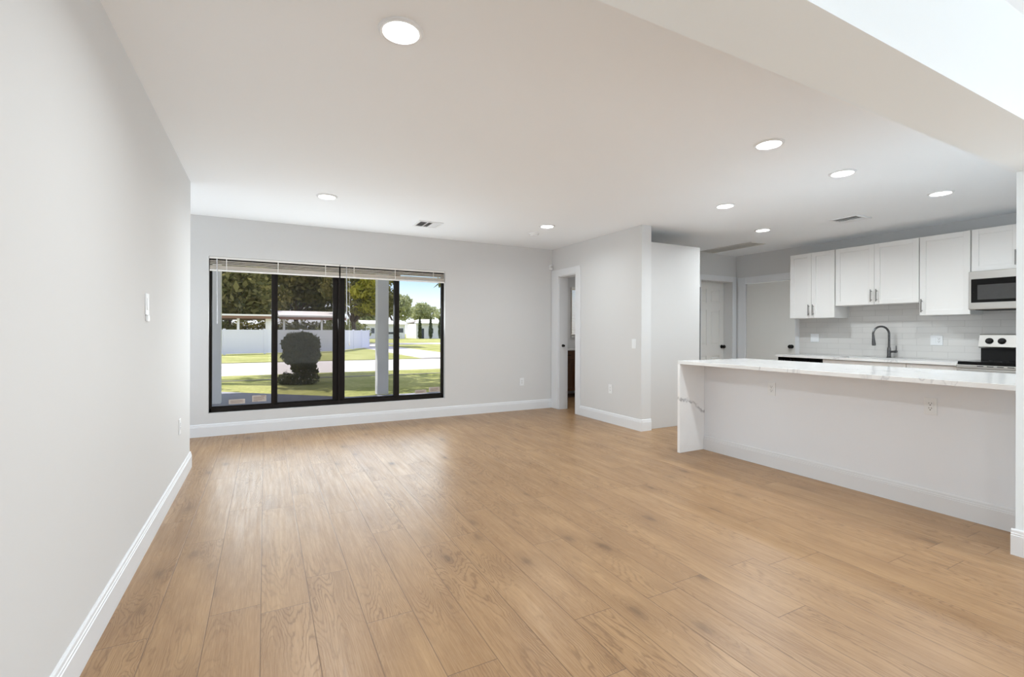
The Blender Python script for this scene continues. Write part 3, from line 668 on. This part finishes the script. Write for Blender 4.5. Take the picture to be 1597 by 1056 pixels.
def base_cab(label, y0, y1, n, drawer=True, top=0.853):
    t = thing('base_cabinet', label, 'cabinet', ((6.55 + XK)/2, (y0+y1)/2, 0), 'white base cabinets under the back counter')
    sub(MB().box((6.571, y1 + 0.001, 0.10), (6.585, y0 - 0.001, top)).box((6.585, y1 + 0.001, 0.10), (XK - 0.01, y1 + 0.016, top)).box((6.585, y0 - 0.016, 0.10), (XK - 0.01, y0 - 0.001, top)).box((6.585, y1 + 0.016, 0.10), (XK - 0.01, y0 - 0.016, 0.116)).box((6.62, y1 + 0.001, 0), (XK - 0.01, y0 - 0.001, 0.10)), 'body', m_cab, t)
    w = (y0 - y1) / n
    for k in range(n):
        a = y0 - k * w; b = a - w
        d = sub(shaker(MB(), 6.55, b, a, 0.11, 0.66), 'door', m_cab, t); sub(pull(6.55, (b + 0.03) if k == 0 else a - 0.03, 0.47, 0.625), 'handle', m_handle, d, True)
    d = sub(shaker(MB(), 6.55, y1, y0, 0.665, top - 0.008, 0.045), 'drawer_front', m_cab, t)
base_cab('white sink base cabinet with two doors below the faucet', 3.634, 2.716, 2)
base_cab('narrow white base cabinet between sink base and range', 2.714, 2.25, 1)
t = thing('dishwasher', 'dishwasher with black control strip at left end of back counter', 'dishwasher', (6.85, 3.945, 0))
sub(MB().box((6.575, 3.642, 0.02), (XK - 0.02, 4.246, 0.850)), 'body', m_cab, t)
sub(MB().box((6.545, 3.644, 0.76), (6.575, 4.244, 0.851), 0.003), 'control_panel', m_black, t)
sub(MB().box((6.545, 3.644, 0.11), (6.575, 4.244, 0.757), 0.003), 'door', m_steel, t)

# faucet
def faucet():
    bx, by, z = 7.055, 3.105, ZK
    t = thing('kitchen_faucet', 'dark gunmetal gooseneck pull-down faucet standing by the sink', 'faucet', (bx, by, z))
    sub(MB().lathe([(0, 0), (0.027, 0), (0.027, 0.006), (0.022, 0.012), (0.021, 0.10), (0.0185, 0.125), (0.0135, 0.135), (0, 0.135)], (bx, by, z), n=24), 'body', m_gun, t, True)
    dv = Vector((-0.86, 0.51, 0)).normalized()
    pts = [(0, 0.12), (0, 0.30)]; R = 0.098
    for k in range(1, 15):
        a = math.pi * k / 14 * 1.06; pts.append((R - R * math.cos(a), 0.30 + R * math.sin(a)))
    P = [Vector((bx, by, z + h)) + dv * d for d, h in pts]
    sub(MB().tube(P, 0.0125, 14), 'spout', m_gun, t, True)
    e = P[-1]; td = (P[-1] - P[-2]).normalized()
    sub(MB().lathe([(0, 0), (0.0135, 0), (0.0145, 0.03), (0.021, 0.10), (0.022, 0.125), (0.017, 0.128), (0, 0.128)], e, td, 20), 'spray_head', m_gun, t, True)
    hd = Vector((-0.1, -1, 0.08)).normalized(); h0 = Vector((bx, by, z + 0.075)) + hd * 0.018
    lv = sub(MB().lathe([(0.0, 0), (0.013, 0), (0.013, 0.04), (0.018, 0.05), (0.018, 0.068), (0.010, 0.075), (0, 0.075)], h0, hd, 18), 'handle', m_gun, t, True)
    hp = h0 + hd * 0.060
    sub(MB().tube([hp, hp + Vector((0, -0.004, 0.03)), hp + Vector((-0.0, -0.002, 0.075))], [0.007, 0.006, 0.0045], 10), 'lever', m_gun, lv, True)
faucet()

# microwave
def microwave():
    y0, y1, z0, z1, x = 2.234, 1.486, 1.452, 1.864, 6.735
    t = thing('microwave', 'stainless over-range microwave with black window below the wall cabinet', 'microwave', ((x + XK)/2, (y0+y1)/2, z0))
    sub(MB().box((x + 0.035, y1, z0 + 0.012), (XK - 0.0005, y0, z1 - 0.001)), 'body', m_steel, t)
    d = sub(MB().box((x, y1 + 0.16, z0), (x + 0.034, y0, z1 - 0.002), 0.006), 'door', m_steel, t)
    sub(MB().box((x - 0.003, y1 + 0.17, z0 + 0.075), (x + 0.004, y0 - 0.022, z1 - 0.085), 0.002), 'door_glass', m_black, d)
    sub(MB().box((x - 0.0042, y1 + 0.22, z0 + 0.105), (x - 0.0028, y0 - 0.075, z1 - 0.150)), 'viewing_window', m_screen, d)
    sub(MB().tube([(x - 0.035, y1 + 0.19, z0 + 0.06), (x - 0.035, y1 + 0.19, z1 - 0.06)], 0.010, 12).tube([(x, y1 + 0.19, z0 + 0.08), (x - 0.035, y1 + 0.19, z0 + 0.08)], 0.007, 8).tube([(x, y1 + 0.19, z1 - 0.08), (x - 0.035, y1 + 0.19, z1 - 0.08)], 0.007, 8), 'handle', m_steel, d, True)
    sub(MB().box((x, y1, z0), (x + 0.034, y1 + 0.157, z1 - 0.002), 0.004), 'control_panel', m_black, t)
    sub(MB().box((x + 0.05, y1 + 0.04, z0 - 0.004), (XK - 0.04, y0 - 0.04, z0 + 0.012), 0.003), 'underside_vent', m_blackm, t)
microwave()

# range
def kitchen_range():
    y0, y1 = 2.243, 1.482; x = 6.47
    t = thing('kitchen_range', 'stainless electric range with black glass top beside the wall end', 'range', (6.8, (y0+y1)/2, 0))
    sub(MB().box((x + 0.045, y1, 0.03), (XK - 0.012, y0, 0.872)), 'body', m_steel, t)
    sub(MB().box((x + 0.035, y1 - 0.0, 0.872), (XK - 0.06, y0, 0.905), 0.004), 'cooktop', m_black, t)
    for by_, bx_, r in ((2.05, 6.66, 0.10), (1.68, 6.66, 0.08), (2.05, 6.93, 0.075), (1.68, 6.93, 0.10)):
        sub(MB().lathe([(r, 0.0), (r, 0.0006), (r - 0.006, 0.0006), (r - 0.006, 0.0)], (bx_, by_, 0.905), n=36), 'burner_ring', m_ring, t)
    sub(MB().box((x, y1, 0.835), (x + 0.05, y0, 0.871), 0.004), 'front_trim', m_steel, t)
    for k in range(6): sub(MB().box((x - 0.001, y0 - 0.215 - k * 0.075, 0.858), (x + 0.002, y0 - 0.165 - k * 0.075, 0.866)), 'vent_slot', m_blackm, t)
    d = sub(MB().box((x, y1 + 0.004, 0.22), (x + 0.043, y0 - 0.004, 0.832), 0.004), 'oven_door', m_steel, t)
    sub(MB().box((x - 0.003, y1 + 0.10, 0.36), (x + 0.003, y0 - 0.10, 0.70)), 'oven_window', m_black, d)
    sub(MB().tube([(x - 0.05, y1 + 0.05, 0.775), (x - 0.05, y0 - 0.05, 0.775)], 0.012, 12).tube([(x, y1 + 0.09, 0.775), (x - 0.05, y1 + 0.09, 0.775)], 0.008, 8).tube([(x, y0 - 0.09, 0.775), (x - 0.05, y0 - 0.09, 0.775)], 0.008, 8), 'handle', m_steel, d, True)
    sub(MB().box((x + 0.003, y1 + 0.004, 0.035), (x + 0.043, y0 - 0.004, 0.214), 0.004), 'drawer', m_steel, t)
    sub(MB().box((7.075, y1, 0.873), (XK - 0.012, y0 - 0.004, 1.05)), 'backguard_base', m_blackm, t)
    # sloped stainless control panel
    poly = [(7.035, 0, 1.035), (7.020, 0, 1.052), (7.052, 0, 1.182), (7.066, 0, 1.190), (XK - 0.012, 0, 1.190), (XK - 0.012, 0, 1.035)]
    cp = sub(MB().prism(poly, (0, y1, 0), (0, y0, 0)), 'control_panel', m_steel, t)
    nx = Vector((-0.970, 0, 0.239))
    for yy in (y0 - 0.085, y0 - 0.185, y1 + 0.185, y1 + 0.085):
        o_ = Vector((7.036, yy, 1.115))
        kn = MB().lathe([(0, 0), (0.034, 0), (0.034, 0.006), (0.026, 0.010), (0.024, 0.026), (0.018, 0.030), (0, 0.030)], o_ + nx * -0.002, nx, 24)
        kb = sub(kn, 'knob', m_blackm, cp, True)
        kb['label'] = 'black burner knob'
    sub(MB().prism([(7.0285, 0, 1.085), (7.0435, 0, 1.150), (7.048, 0, 1.150), (7.033, 0, 1.085)], (0, (y0+y1)/2 - 0.11, 0), (0, (y0+y1)/2 + 0.075, 0)), 'display', m_black, cp)
    for yy in (y0 - 0.05, y1 + 0.05):
        for xx in (x + 0.09, XK - 0.07): sub(MB().lathe([(0, 0), (0.018, 0), (0.014, 0.03), (0, 0.03)], (xx, yy, 0)), 'foot', m_blackm, t)
kitchen_range()

# tall side panel and refrigerator
o = MB().box((4.192, 4.375, 0), (5.088, 4.40, 2.317), 0.0015, 1).build('refrigerator_surround', m_panel)
tag(o, 'tall plain white end panel standing beside the refrigerator', 'side panel')
t = thing('refrigerator', 'dark steel refrigerator mostly hidden behind the tall white panel', 'refrigerator', (4.75, 4.87, 0))
sub(MB().box((4.30, 4.420, 0.02), (5.088, 5.30, 1.795), 0.004), 'body', m_fridge, t)
d = sub(MB().box((5.092, 4.421, 0.62), (5.163, 4.856, 1.808), 0.008), 'door', m_fridge, t); sub(MB().tube([(5.20, 4.82, 0.8), (5.20, 4.82, 1.6)], 0.011, 10).tube([(5.163, 4.82, 0.84), (5.20, 4.82, 0.84)], 0.008, 8).tube([(5.163, 4.82, 1.56), (5.20, 4.82, 1.56)], 0.008, 8), 'handle', m_steel, d, True)
d = sub(MB().box((5.092, 4.862, 0.62), (5.163, 5.299, 1.808), 0.008), 'door', m_fridge, t); sub(MB().tube([(5.20, 4.90, 0.8), (5.20, 4.90, 1.6)], 0.011, 10).tube([(5.163, 4.90, 0.84), (5.20, 4.90, 0.84)], 0.008, 8).tube([(5.163, 4.90, 1.56), (5.20, 4.90, 1.56)], 0.008, 8), 'handle', m_steel, d, True)
sub(MB().box((5.092, 4.421, 0.06), (5.163, 5.299, 0.61), 0.008), 'freezer_drawer', m_fridge, t)
b = MB()
for xx in (4.4, 4.95):
    for yy in (4.5, 5.22): b.lathe([(0, 0), (0.02, 0), (0.02, 0.022), (0, 0.022)], (xx, yy, 0))
sub(b, 'feet', m_blackm, t)

# ------------------------------------------------------------------ bathroom
def vanity():
    x0, x1, yf, yr = 4.66, 5.42, 7.10, 7.603
    t = thing('bathroom_vanity', 'dark walnut vanity with white top seen through the doorway', 'vanity', ((x0+x1)/2, yf + 0.25, 0))
    sub(MB().box((x0, yf + 0.021, 0.125), (x1, yr, 0.862)), 'body', m_walnut, t)
    sub(MB().box((x0 - 0.01, yf - 0.012, 0.862), (x1 + 0.01, yr, 0.886), 0.003), 'vanity_top', m_quartz, t)
    w = (x1 - x0) / 2
    for k in range(2):
        a = x0 + k * w + 0.004; b_ = a + w - 0.008
        d = sub(MB().box((a, yf, 0.70), (b_, yf + 0.02, 0.855), 0.002), 'drawer', m_walnut, t); sub(MB().tube([((a+b_)/2 - 0.06, yf - 0.025, 0.775), ((a+b_)/2 + 0.06, yf - 0.025, 0.775)], 0.006, 8), 'handle', m_blackm, d, True)
        r = 0.05; m = MB().box((a, yf, 0.13), (a + r, yf + 0.02, 0.69)).box((b_ - r, yf, 0.13), (b_, yf + 0.02, 0.69)).box((a + r, yf, 0.13), (b_ - r, yf + 0.02, 0.13 + r)).box((a + r, yf, 0.69 - r), (b_ - r, yf + 0.02, 0.69)).box((a + r, yf + 0.010, 0.13 + r), (b_ - r, yf + 0.018, 0.69 - r))
        d = sub(m, 'door', m_walnut, t)
        hx = a + 0.13 if k == 0 else a + 0.03
        sub(MB().tube([(hx, yf - 0.025, 0.50), (hx, yf - 0.025, 0.66)], 0.007, 8).tube([(hx, yf + 0.015, 0.52), (hx, yf - 0.025, 0.52)], 0.005, 6).tube([(hx, yf + 0.015, 0.64), (hx, yf - 0.025, 0.64)], 0.005, 6), 'handle', m_blackm, d, True)
    for xx in (x0 + 0.045, x1 - 0.075, ):
        for yy in (yf + 0.03, yr - 0.06): sub(MB().box((xx, yy, 0), (xx + 0.03, yy + 0.03, 0.125)), 'leg', m_walnut, t)
vanity()
w = struct(MB().box((5.30, 7.64, 1.12), (5.32, 7.70, 2.05)).box((5.81, 7.64, 1.12), (5.83, 7.70, 2.05)).box((5.32, 7.64, 1.12), (5.81, 7.70, 1.14)).box((5.32, 7.64, 2.03), (5.81, 7.70, 2.05)).build('window_2', m_trim))
sub(MB().box((5.318, 7.668, 1.138), (5.812, 7.673, 2.032)), 'pane', m_glass, w)
t = thing('bathroom_blind', 'lowered white slatted blind on the bathroom wall through the doorway', 'blind', (5.56, 7.59, 2.07))
sub(MB().box((5.268, 7.575, 2.025), (5.85, 7.619, 2.072), 0.003), 'headrail', m_blind, t)
s = MB()
for k in range(34):
    z = 2.012 - k * 0.0262; s.prism([(0, 7.578, z - 0.008), (0, 7.606, z + 0.008), (0, 7.606, z + 0.0096), (0, 7.578, z - 0.0064)], (5.272, 0, 0), (5.846, 0, 0))
sub(s, 'slats', m_slat, t)
sub(MB().box((5.272, 7.578, 1.095), (5.846, 7.608, 1.118), 0.003), 'bottom_rail', m_blind, t)

# ------------------------------------------------------------------ outdoors: porch, lawn, street
ZG = -0.35
struct(MB().prism([(-12, 6.54, -0.28), (9, 6.54, -0.28), (9, 10.0, -0.28), (1.5, 10.0, -0.28), (-0.8, 12.0, -0.28), (-12, 12.0, -0.28)], (0, 0, 0), (0, 0, 0.15)).build('porch_slab', m_concrete), 'shaded grey concrete porch outside the window', 'porch')
struct(MB().box((-10, 6.54, 3.2), (0.9, 14.0, 3.35)).box((0.9, 6.54, 3.2), (9, 11.9, 3.35)).build('porch_roof', m_stucco))  # roof above the view, its depth shaped to shade slab and columns
def column(x, y, label):
    t = thing('porch_column', label, 'column', (x, y, -0.13), 'white porch columns')
    sub(MB().box((x - 0.115, y - 0.115, -0.13), (x + 0.115, y + 0.115, 3.12), 0.006), 'shaft', m_stucco, t)
    sub(MB().box((x - 0.15, y - 0.15, 3.12), (x + 0.15, y + 0.15, 3.2), 0.006), 'capital', m_stucco, t)
    return t
c0 = column(-0.825, 10.15, 'white porch column behind the left edge of the leftmost pane')
dup(c0, (2.20, 10.15, -0.13), 'white porch column seen through the third window pane')
o = MB().box((-60, 6.54, ZG - 0.2), (90, 18.8, ZG)).box((-60, 26.5, ZG - 0.2), (90, 55, ZG)).box((-60, 63, ZG - 0.2), (140, 260, ZG)).build('lawn', m_grass); o['kind'] = 'structure'; o['label'] = 'patchy sunlit green lawn on both sides of the street'; o['category'] = 'lawn'
struct(MB().box((-60, 18.8, ZG - 0.25), (90, 26.5, ZG - 0.03)).build('road', m_road), 'pale sunlit street across the view', 'road')
struct(MB().box((8, 26.5, ZG - 0.19), (11.5, 55, ZG + 0.012)).box((-60, 55, ZG - 0.2), (140, 63, ZG - 0.02)).build('side_road', m_road), 'pale side street leading to the far houses', 'road')
struct(MB().box((-60, 16.7, ZG - 0.1), (90, 16.82, ZG + 0.02)).build('kerb', m_kerb))

# vinyl fence
def fence():
    pts = [(-19.0, 33.0), (-2.3, 35.35), (4.57, 37.6), (8.74, 46.0)]
    t = thing('vinyl_fence', 'long white vinyl privacy fence across the street', 'fence', (-2.3, 35.35, ZG))
    for (ax, ay), (bx, by) in zip(pts, pts[1:]):
        d = Vector((bx - ax, by - ay, 0)); n = max(1, round(d.length / 2.35)); st = d / n; uu = d.normalized(); nn = Vector((-uu.y, uu.x, 0))
        for k in range(n):
            p = Vector((ax, ay, ZG)) + st * k; q = p + st
            poly = [p + uu*0.06 + nn*0.02, q - uu*0.06 + nn*0.02, q - uu*0.06 - nn*0.02, p + uu*0.06 - nn*0.02]
            m = MB().prism(poly, (0, 0, 0.06), (0, 0, 1.57))
            poly2 = [p + uu*0.06 + nn*0.035, q - uu*0.06 + nn*0.035, q - uu*0.06 - nn*0.035, p + uu*0.06 - nn*0.035]
            m.prism(poly2, (0, 0, 1.50), (0, 0, 1.62)); m.prism(poly2, (0, 0, 0.04), (0, 0, 0.16))
            sub(m, 'panel', m_vinyl, t)
            poly = [p + uu*0.065 + nn*0.065, p + uu*0.065 - nn*0.065, p - uu*0.065 - nn*0.065, p - uu*0.065 + nn*0.065]
            sub(MB().prism(poly, (0, 0, 0), (0, 0, 1.68)), 'post', m_vinyl, t)
    p = Vector((*pts[-1], ZG)); sub(MB().box(p - Vector((0.065, 0.065, 0)), p + Vector((0.065, 0.065, 1.68))), 'post', m_vinyl, t)
fence()

# foliage
def leaves(name, mat_, parent, lobes, n, size, seed=1, shell=0.55):
    rng = random.Random(seed); V = []; Fc = []
    base = Vector((0, 0, 0)); p = parent
    while p is not None: base += p.location; p = p.parent
    vol = [l[3] * l[4] * l[5] for l in lobes]; tot = sum(v ** 0.67 for v in vol)
    for l, v in zip(lobes, vol):
        cx, cy, cz, rx, ry, rz = l
        for _ in range(int(n * v ** 0.67 / tot)):
            d = Vector((rng.gauss(0, 1), rng.gauss(0, 1), rng.gauss(0, 1))).normalized(); r = shell + (1 - shell) * rng.random() ** 0.6; r *= rng.uniform(0.88, 1.08)
            c = Vector((cx + d.x * rx * r, cy + d.y * ry * r, cz + d.z * rz * r)) - base
            a = Vector((rng.gauss(0, 1), rng.gauss(0, 1), rng.gauss(0, 1))).normalized(); b = a.orthogonal().normalized()
            b = (b * math.cos(rng.random()*6.28) + a.cross(b) * math.sin(rng.random()*6.28)); b2 = a.cross(b)
            s = size * rng.uniform(0.6, 1.3); i = len(V)
            V += [c + b*s, c + b2*s*0.45, c - b*s, c - b2*s*0.45]; Fc.append((i, i+1, i+2, i+3))
    me = bpy.data.meshes.new(name); me.from_pydata(V, [], Fc); me.materials.append(mat_)
    o = bpy.data.objects.new(name, me); COL.objects.link(o); o.parent = parent; return o
def tree(name, label, x, y, lobes, mt, n, size, trunk_r=0.22, h=3.0, seed=1, group=None, extra=None, branches=True):
    t = thing(name, label, 'tree', (x, y, ZG), group)
    m = MB().tube([(x, y, ZG - 0.1), (x + 0.1, y, ZG + h*0.5), (x - 0.05, y + 0.1, ZG + h)], [trunk_r*1.3, trunk_r, trunk_r*0.8], 10)
    if branches:
        for l in lobes[:8]: m.tube([(x - 0.05, y + 0.1, ZG + h*0.9), ((x + l[0])/2, (y + l[1])/2, (ZG + h + l[2])/2 + 0.1), l[:3]], [trunk_r*0.6, trunk_r*0.4, trunk_r*0.15], 7)
    sub(m, 'trunk', m_bark, t, True)
    leaves('crown', mt, t, lobes, n, size, seed)
    if extra: leaves('sunlit_foliage', extra[0], t, extra[1], extra[2], size, seed + 50)
    return t
rr = random.Random(3)
def lobes(cx, cy, cz, R, H, n, lr):
    out = []
    for _ in range(n):
        a = rr.random()*6.283; q = R * math.sqrt(rr.random()); out.append((cx + q*math.cos(a), cy + q*math.sin(a), cz + rr.uniform(-H, H), lr*rr.uniform(0.8, 1.25), lr*rr.uniform(0.8, 1.25), lr*rr.uniform(0.6, 0.95)))
    return out
# the dark trees behind the fence, filling the two left panes
tree('shade_tree', 'large dark tree beyond the fence, behind the leftmost pane', -3.5, 58, lobes(-3.5, 58, 6.0, 4.5, 2.6, 15, 2.4), m_leaf_dark, 9000, 0.34, 0.35, 3.5, 11, 'trees across the street')
tree('shade_tree', 'dark tree at left end of the view, out past the left porch column', -18.5, 62, lobes(-18.5, 62, 6.8, 4.5, 2.8, 14, 2.4), m_leaf_dark, 6000, 0.36, 0.35, 3.5, 13, 'trees across the street')
tree('shade_tree', 'large dark tree beyond the fence, behind the second pane', 3.9, 73, lobes(3.9, 73, 7.6, 5.4, 3.1, 17, 2.9), m_leaf_dark, 10000, 0.40, 0.35, 3.5, 12, 'trees across the street')
tree('shade_tree', 'open branched tree at the fence end with yellow-green sunlit side', 8.0, 50, lobes(8.3, 50, 5.8, 3.0, 2.2, 13, 1.5), m_leaf_dark, 6500, 0.22, 0.24, 2.6, 14, 'trees across the street',
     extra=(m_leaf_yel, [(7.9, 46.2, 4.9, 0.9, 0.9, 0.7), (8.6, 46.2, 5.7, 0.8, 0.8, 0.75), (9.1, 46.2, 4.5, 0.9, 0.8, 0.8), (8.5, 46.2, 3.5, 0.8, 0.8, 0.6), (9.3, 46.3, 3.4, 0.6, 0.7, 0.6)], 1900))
tree('shade_tree', 'dark tree right of the column in the third pane', 13.4, 62, lobes(13.2, 62, 6.0, 1.8, 3.0, 9, 1.5), m_leaf_dark, 4200, 0.26, 0.22, 2.8, 15, 'trees across the street')
# hazy trees behind the far houses
for i, (x, y, lb) in enumerate([(30, 122, 'pale green tree behind the far houses, left in the rightmost pane'), (43, 142, 'pale green tree behind the far houses, middle of the rightmost pane'), (46, 122, 'pale green tree behind the far houses, right in the rightmost pane'), (25.5, 142, 'pale green tree behind the far houses, beside the white column'), (62, 142, 'pale green tree behind the far houses, beyond the right window edge')]):
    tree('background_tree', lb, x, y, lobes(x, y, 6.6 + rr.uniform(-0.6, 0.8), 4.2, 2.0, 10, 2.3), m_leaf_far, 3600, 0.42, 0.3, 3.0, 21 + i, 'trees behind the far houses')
# low greenery under the dark trees
for i, (x, y, r, lb) in enumerate([(-5.4, 54, 1.5, 'low green shrub behind the fence, left of the carport post'), (8.4, 59, 1.7, 'low green shrub behind the fence near the dark window mullions')]):
    t = thing('shrub', lb, 'shrub', (x, y, ZG), 'shrubs behind the fence')
    leaves('foliage', m_leaf_mid, t, lobes(x, y, 1.2, r * 1.3, 0.7, 9, 1.2), 2600, 0.2, 31 + i)
    sub(MB().tube([(x, y, ZG - 0.05), (x, y, 0.8)], 0.08, 8), 'stem', m_bark, t)
t = thing('hedge', 'long dark hedge behind the fence, under the carport and house roofs', 'hedge', (0.5, 63.5, ZG))
leaves('foliage', m_leaf_dark, t, [(-6 + 1.15 * k, 63.5, 0.95 + 0.25 * (k % 2), 1.0, 0.9, 1.5) for k in range(13)], 7000, 0.2, 36, 0.3)
sub(MB().tube([(-6, 63.5, ZG - 0.02), (-2, 63.5, 0.4), (3, 63.5, 0.4), (7.8, 63.5, ZG - 0.02)], 0.08, 8), 'stems', m_bark, t)
# clipped bush on the near lawn
rv = rgt
def off(x, y, u, w=0.0): return (x + rv.x*u + fwd.x*w, y + rv.y*u + fwd.y*w)
bx, by = 0.93, 15.05
t = thing('clipped_bush', 'clipped dark round-topped bush on the lawn, second pane', 'shrub', (bx, by, ZG))
L = []
for u, w, z, r, rz in ((-0.25, 0, 0.80, 0.30, 0.34), (0.25, 0, 0.80, 0.30, 0.34), (0, 0.1, 0.86, 0.36, 0.32), (-0.24, 0, 0.50, 0.30, 0.3), (0.27, 0, 0.50, 0.29, 0.3), (0.0, -0.05, 0.55, 0.36, 0.34), (0.12, 0, 0.20, 0.32, 0.3), (0.22, 0, 0.0, 0.26, 0.26), (-0.05, 0.02, 0.12, 0.22, 0.24)):
    a, b = off(bx, by, u, w); L.append((a, b, z, r, r, rz))
leaves('foliage', m_leaf_bush, t, L, 15000, 0.048, 41, 0.35)
a, b = off(bx, by, 0.16); sub(MB().tube([(a, b, ZG - 0.03), (a, b, 0.1), (*off(bx, by, 0.05), 0.7)], [0.06, 0.05, 0.03], 8), 'stem', m_bark, t)
t = thing('ground_cover_plant', 'low pale flowering plants around the foot of the clipped bush', 'plant', (bx, by - 0.1, ZG))
leaves('foliage', m_leaf_bush, t, [(*off(bx, by, u, w), ZG + 0.16, 0.24, 0.24, 0.18) for u, w in ((-0.38, -0.1), (-0.15, -0.15), (0.1, -0.1), (0.3, 0.0))], 2200, 0.035, 43)
fl = leaf_mat('pale_flowers', srgb(220, 205, 205), srgb(235, 225, 220)); leaves('flowers', fl, t, [(*off(bx, by, u, w), ZG + 0.25, 0.22, 0.2, 0.2) for u, w in ((-0.3, -0.15), (0.1, -0.15), (0.3, -0.1))], 90, 0.03, 44)
# cypresses in front of the far house
for i, (x, y, lb) in enumerate([(28.3, 95.0, 'slim cypress in front of the far white house, leftmost of three'), (30.6, 95.0, 'slim cypress in front of the far white house, middle of three'), (32.6, 95.0, 'slim cypress in front of the far white house, rightmost of three')]):
    t = thing('cypress', lb, 'tree', (x, y, ZG), 'cypresses by the far house')
    leaves('foliage', m_leaf_cyp, t, [(x, y, 0.8, 0.40, 0.40, 1.2), (x, y, 2.1, 0.36, 0.36, 1.3), (x, y, 3.3, 0.24, 0.24, 1.1)], 1500, 0.15, 61 + i, 0.3)
    sub(MB().tube([(x, y, ZG - 0.1), (x, y, 3.5)], 0.1, 7), 'trunk', m_bark, t)
# tree off to the right that shades the near lawn, with one branch tip hanging into the last pane
tree('lawn_tree', 'broad lawn tree right of the window, one branch tip reaching the last pane', 9.4, 19.0, lobes(8.6, 19.2, 6.2, 2.6, 1.3, 13, 1.4) + [(5.95, 17.2, 3.08, 0.34, 0.34, 0.16)], m_leaf_mid, 9000, 0.16, 0.26, 3.6, 71)
tree('lawn_tree', 'broad lawn tree left of the window, out past the porch', -6.5, 22, lobes(-1.8, 19.6, 7.4, 4.2, 0.9, 20, 1.3), m_leaf_mid, 8000, 0.18, 0.26, 5.2, 72)

# ------------------------------------------------------------------ houses and car
def box_part(a, b, name, m_, parent): return sub(MB().box(a, b), name, m_, parent)
h = thing('carport', 'low carport with brown roof edge behind the left fence', 'building', (-4, 47, ZG))
box_part((-9.5, 44.5, 2.22), (0.95, 51, 2.42), 'fascia', m_roofr, h); box_part((-9.7, 44.3, 2.42), (1.05, 51.2, 2.56), 'roof', m_roofw, h)
for x in (-5.6, -1.95): box_part((x - 0.09, 44.9, ZG), (x + 0.09, 45.1, 2.22), 'post', m_stucco, h)
box_part((0.05, 45.0, ZG), (0.75, 50, 2.22), 'wall', m_stucco, h)
h = thing('pale_roof_house', 'house with wide pale flat roof behind the fence, second pane', 'building', (3.5, 49, ZG))
sub(MB().prism([(1.1, 46, 2.40), (6.8, 46, 2.40), (6.8, 53, 3.05), (1.1, 53, 3.05), ], (0, 0, 0), (0, 0, 0.18)), 'roof', m_roofw, h)
box_part((1.1, 45.95, 2.20), (6.8, 46.08, 2.43), 'fascia', m_roofr, h)
for x in (1.5, 4.6, 6.4): box_part((x - 0.08, 46.2, ZG), (x + 0.08, 46.36, 2.40), 'post', m_stucco, h)
def far_house(label, x0, x1, y, eave, top, wins, doors=()):
    h = thing('bungalow', label, 'building', ((x0+x1)/2, y + 4, ZG), 'white bungalows across the side street')
    box_part((x0, y, ZG), (x1, y + 8, eave), 'wall', m_stucco, h)
    sub(MB().prism([(x0 - 0.6, y - 0.6, eave), (x1 + 0.6, y - 0.6, eave), (x1 - 1.5, y + 3.5, top), (x0 + 1.5, y + 3.5, top)], (0, 0, 0), (0, 0, 0.16)).prism([(x0 - 0.6, y + 8.6, eave), (x1 + 0.6, y + 8.6, eave), (x1 - 1.5, y + 3.5, top), (x0 + 1.5, y + 3.5, top)], (0, 0, 0), (0, 0, 0.16)), 'roof', m_roofw, h)
    for a, b, c, d in wins:
        w_ = box_part((a, y - 0.05, c), (b, y + 0.02, d), 'window', m_trim, h); sub(MB().box((a + 0.08, y - 0.06, c + 0.08), (b - 0.08, y - 0.04, d - 0.08)), 'pane', m_pane_dark, w_)
    for a, b, d in doors: box_part((a, y - 0.05, ZG), (b, y + 0.02, d), 'door', m_pane_dark, h)
far_house('white bungalow across the side street, seen beside the white column', 15.5, 26.0, 98, 2.55, 3.3, [(17.2, 18.1, 0.7, 1.9), (19.0, 19.8, 0.7, 1.9), (24.6, 25.7, 0.85, 1.9)])
far_house('white bungalow across the side street, behind the three cypresses', 28.4, 41.0, 98, 2.8, 3.7, [(31.0, 32.2, 0.7, 1.9), (34.4, 35.8, 0.7, 1.9)], [(29.2, 30.1, 1.8)])
def car(x, y):
    t = thing('parked_car', 'small pale silver car parked before the far bungalow', 'car', (x, y, ZG))
    prof = [(-2.1, 0.35), (-2.05, 0.75), (-1.2, 0.95), (-0.6, 1.42), (0.9, 1.45), (1.7, 1.0), (2.1, 0.9), (2.15, 0.35)]
    sub(MB().prism([(x + a, y - 0.85, ZG + b) for a, b in prof], (0, 0, 0), (0, 1.7, 0)), 'body', m_carp, t)
    sub(MB().prism([(x + a, y - 0.87, ZG + b) for a, b in ((-1.05, 0.98), (-0.55, 1.36), (0.85, 1.38), (1.45, 1.02))], (0, 0, 0), (0, 0.03, 0)), 'side_window', m_carg, t)
    for a in (-1.35, 1.35): sub(MB().lathe([(0, 0), (0.33, 0), (0.33, 0.2), (0, 0.2)], (x + a, y - 0.88, ZG + 0.33), (0, 1, 0), 20), 'wheel', m_tyre, t)
car(21.6, 92.5)
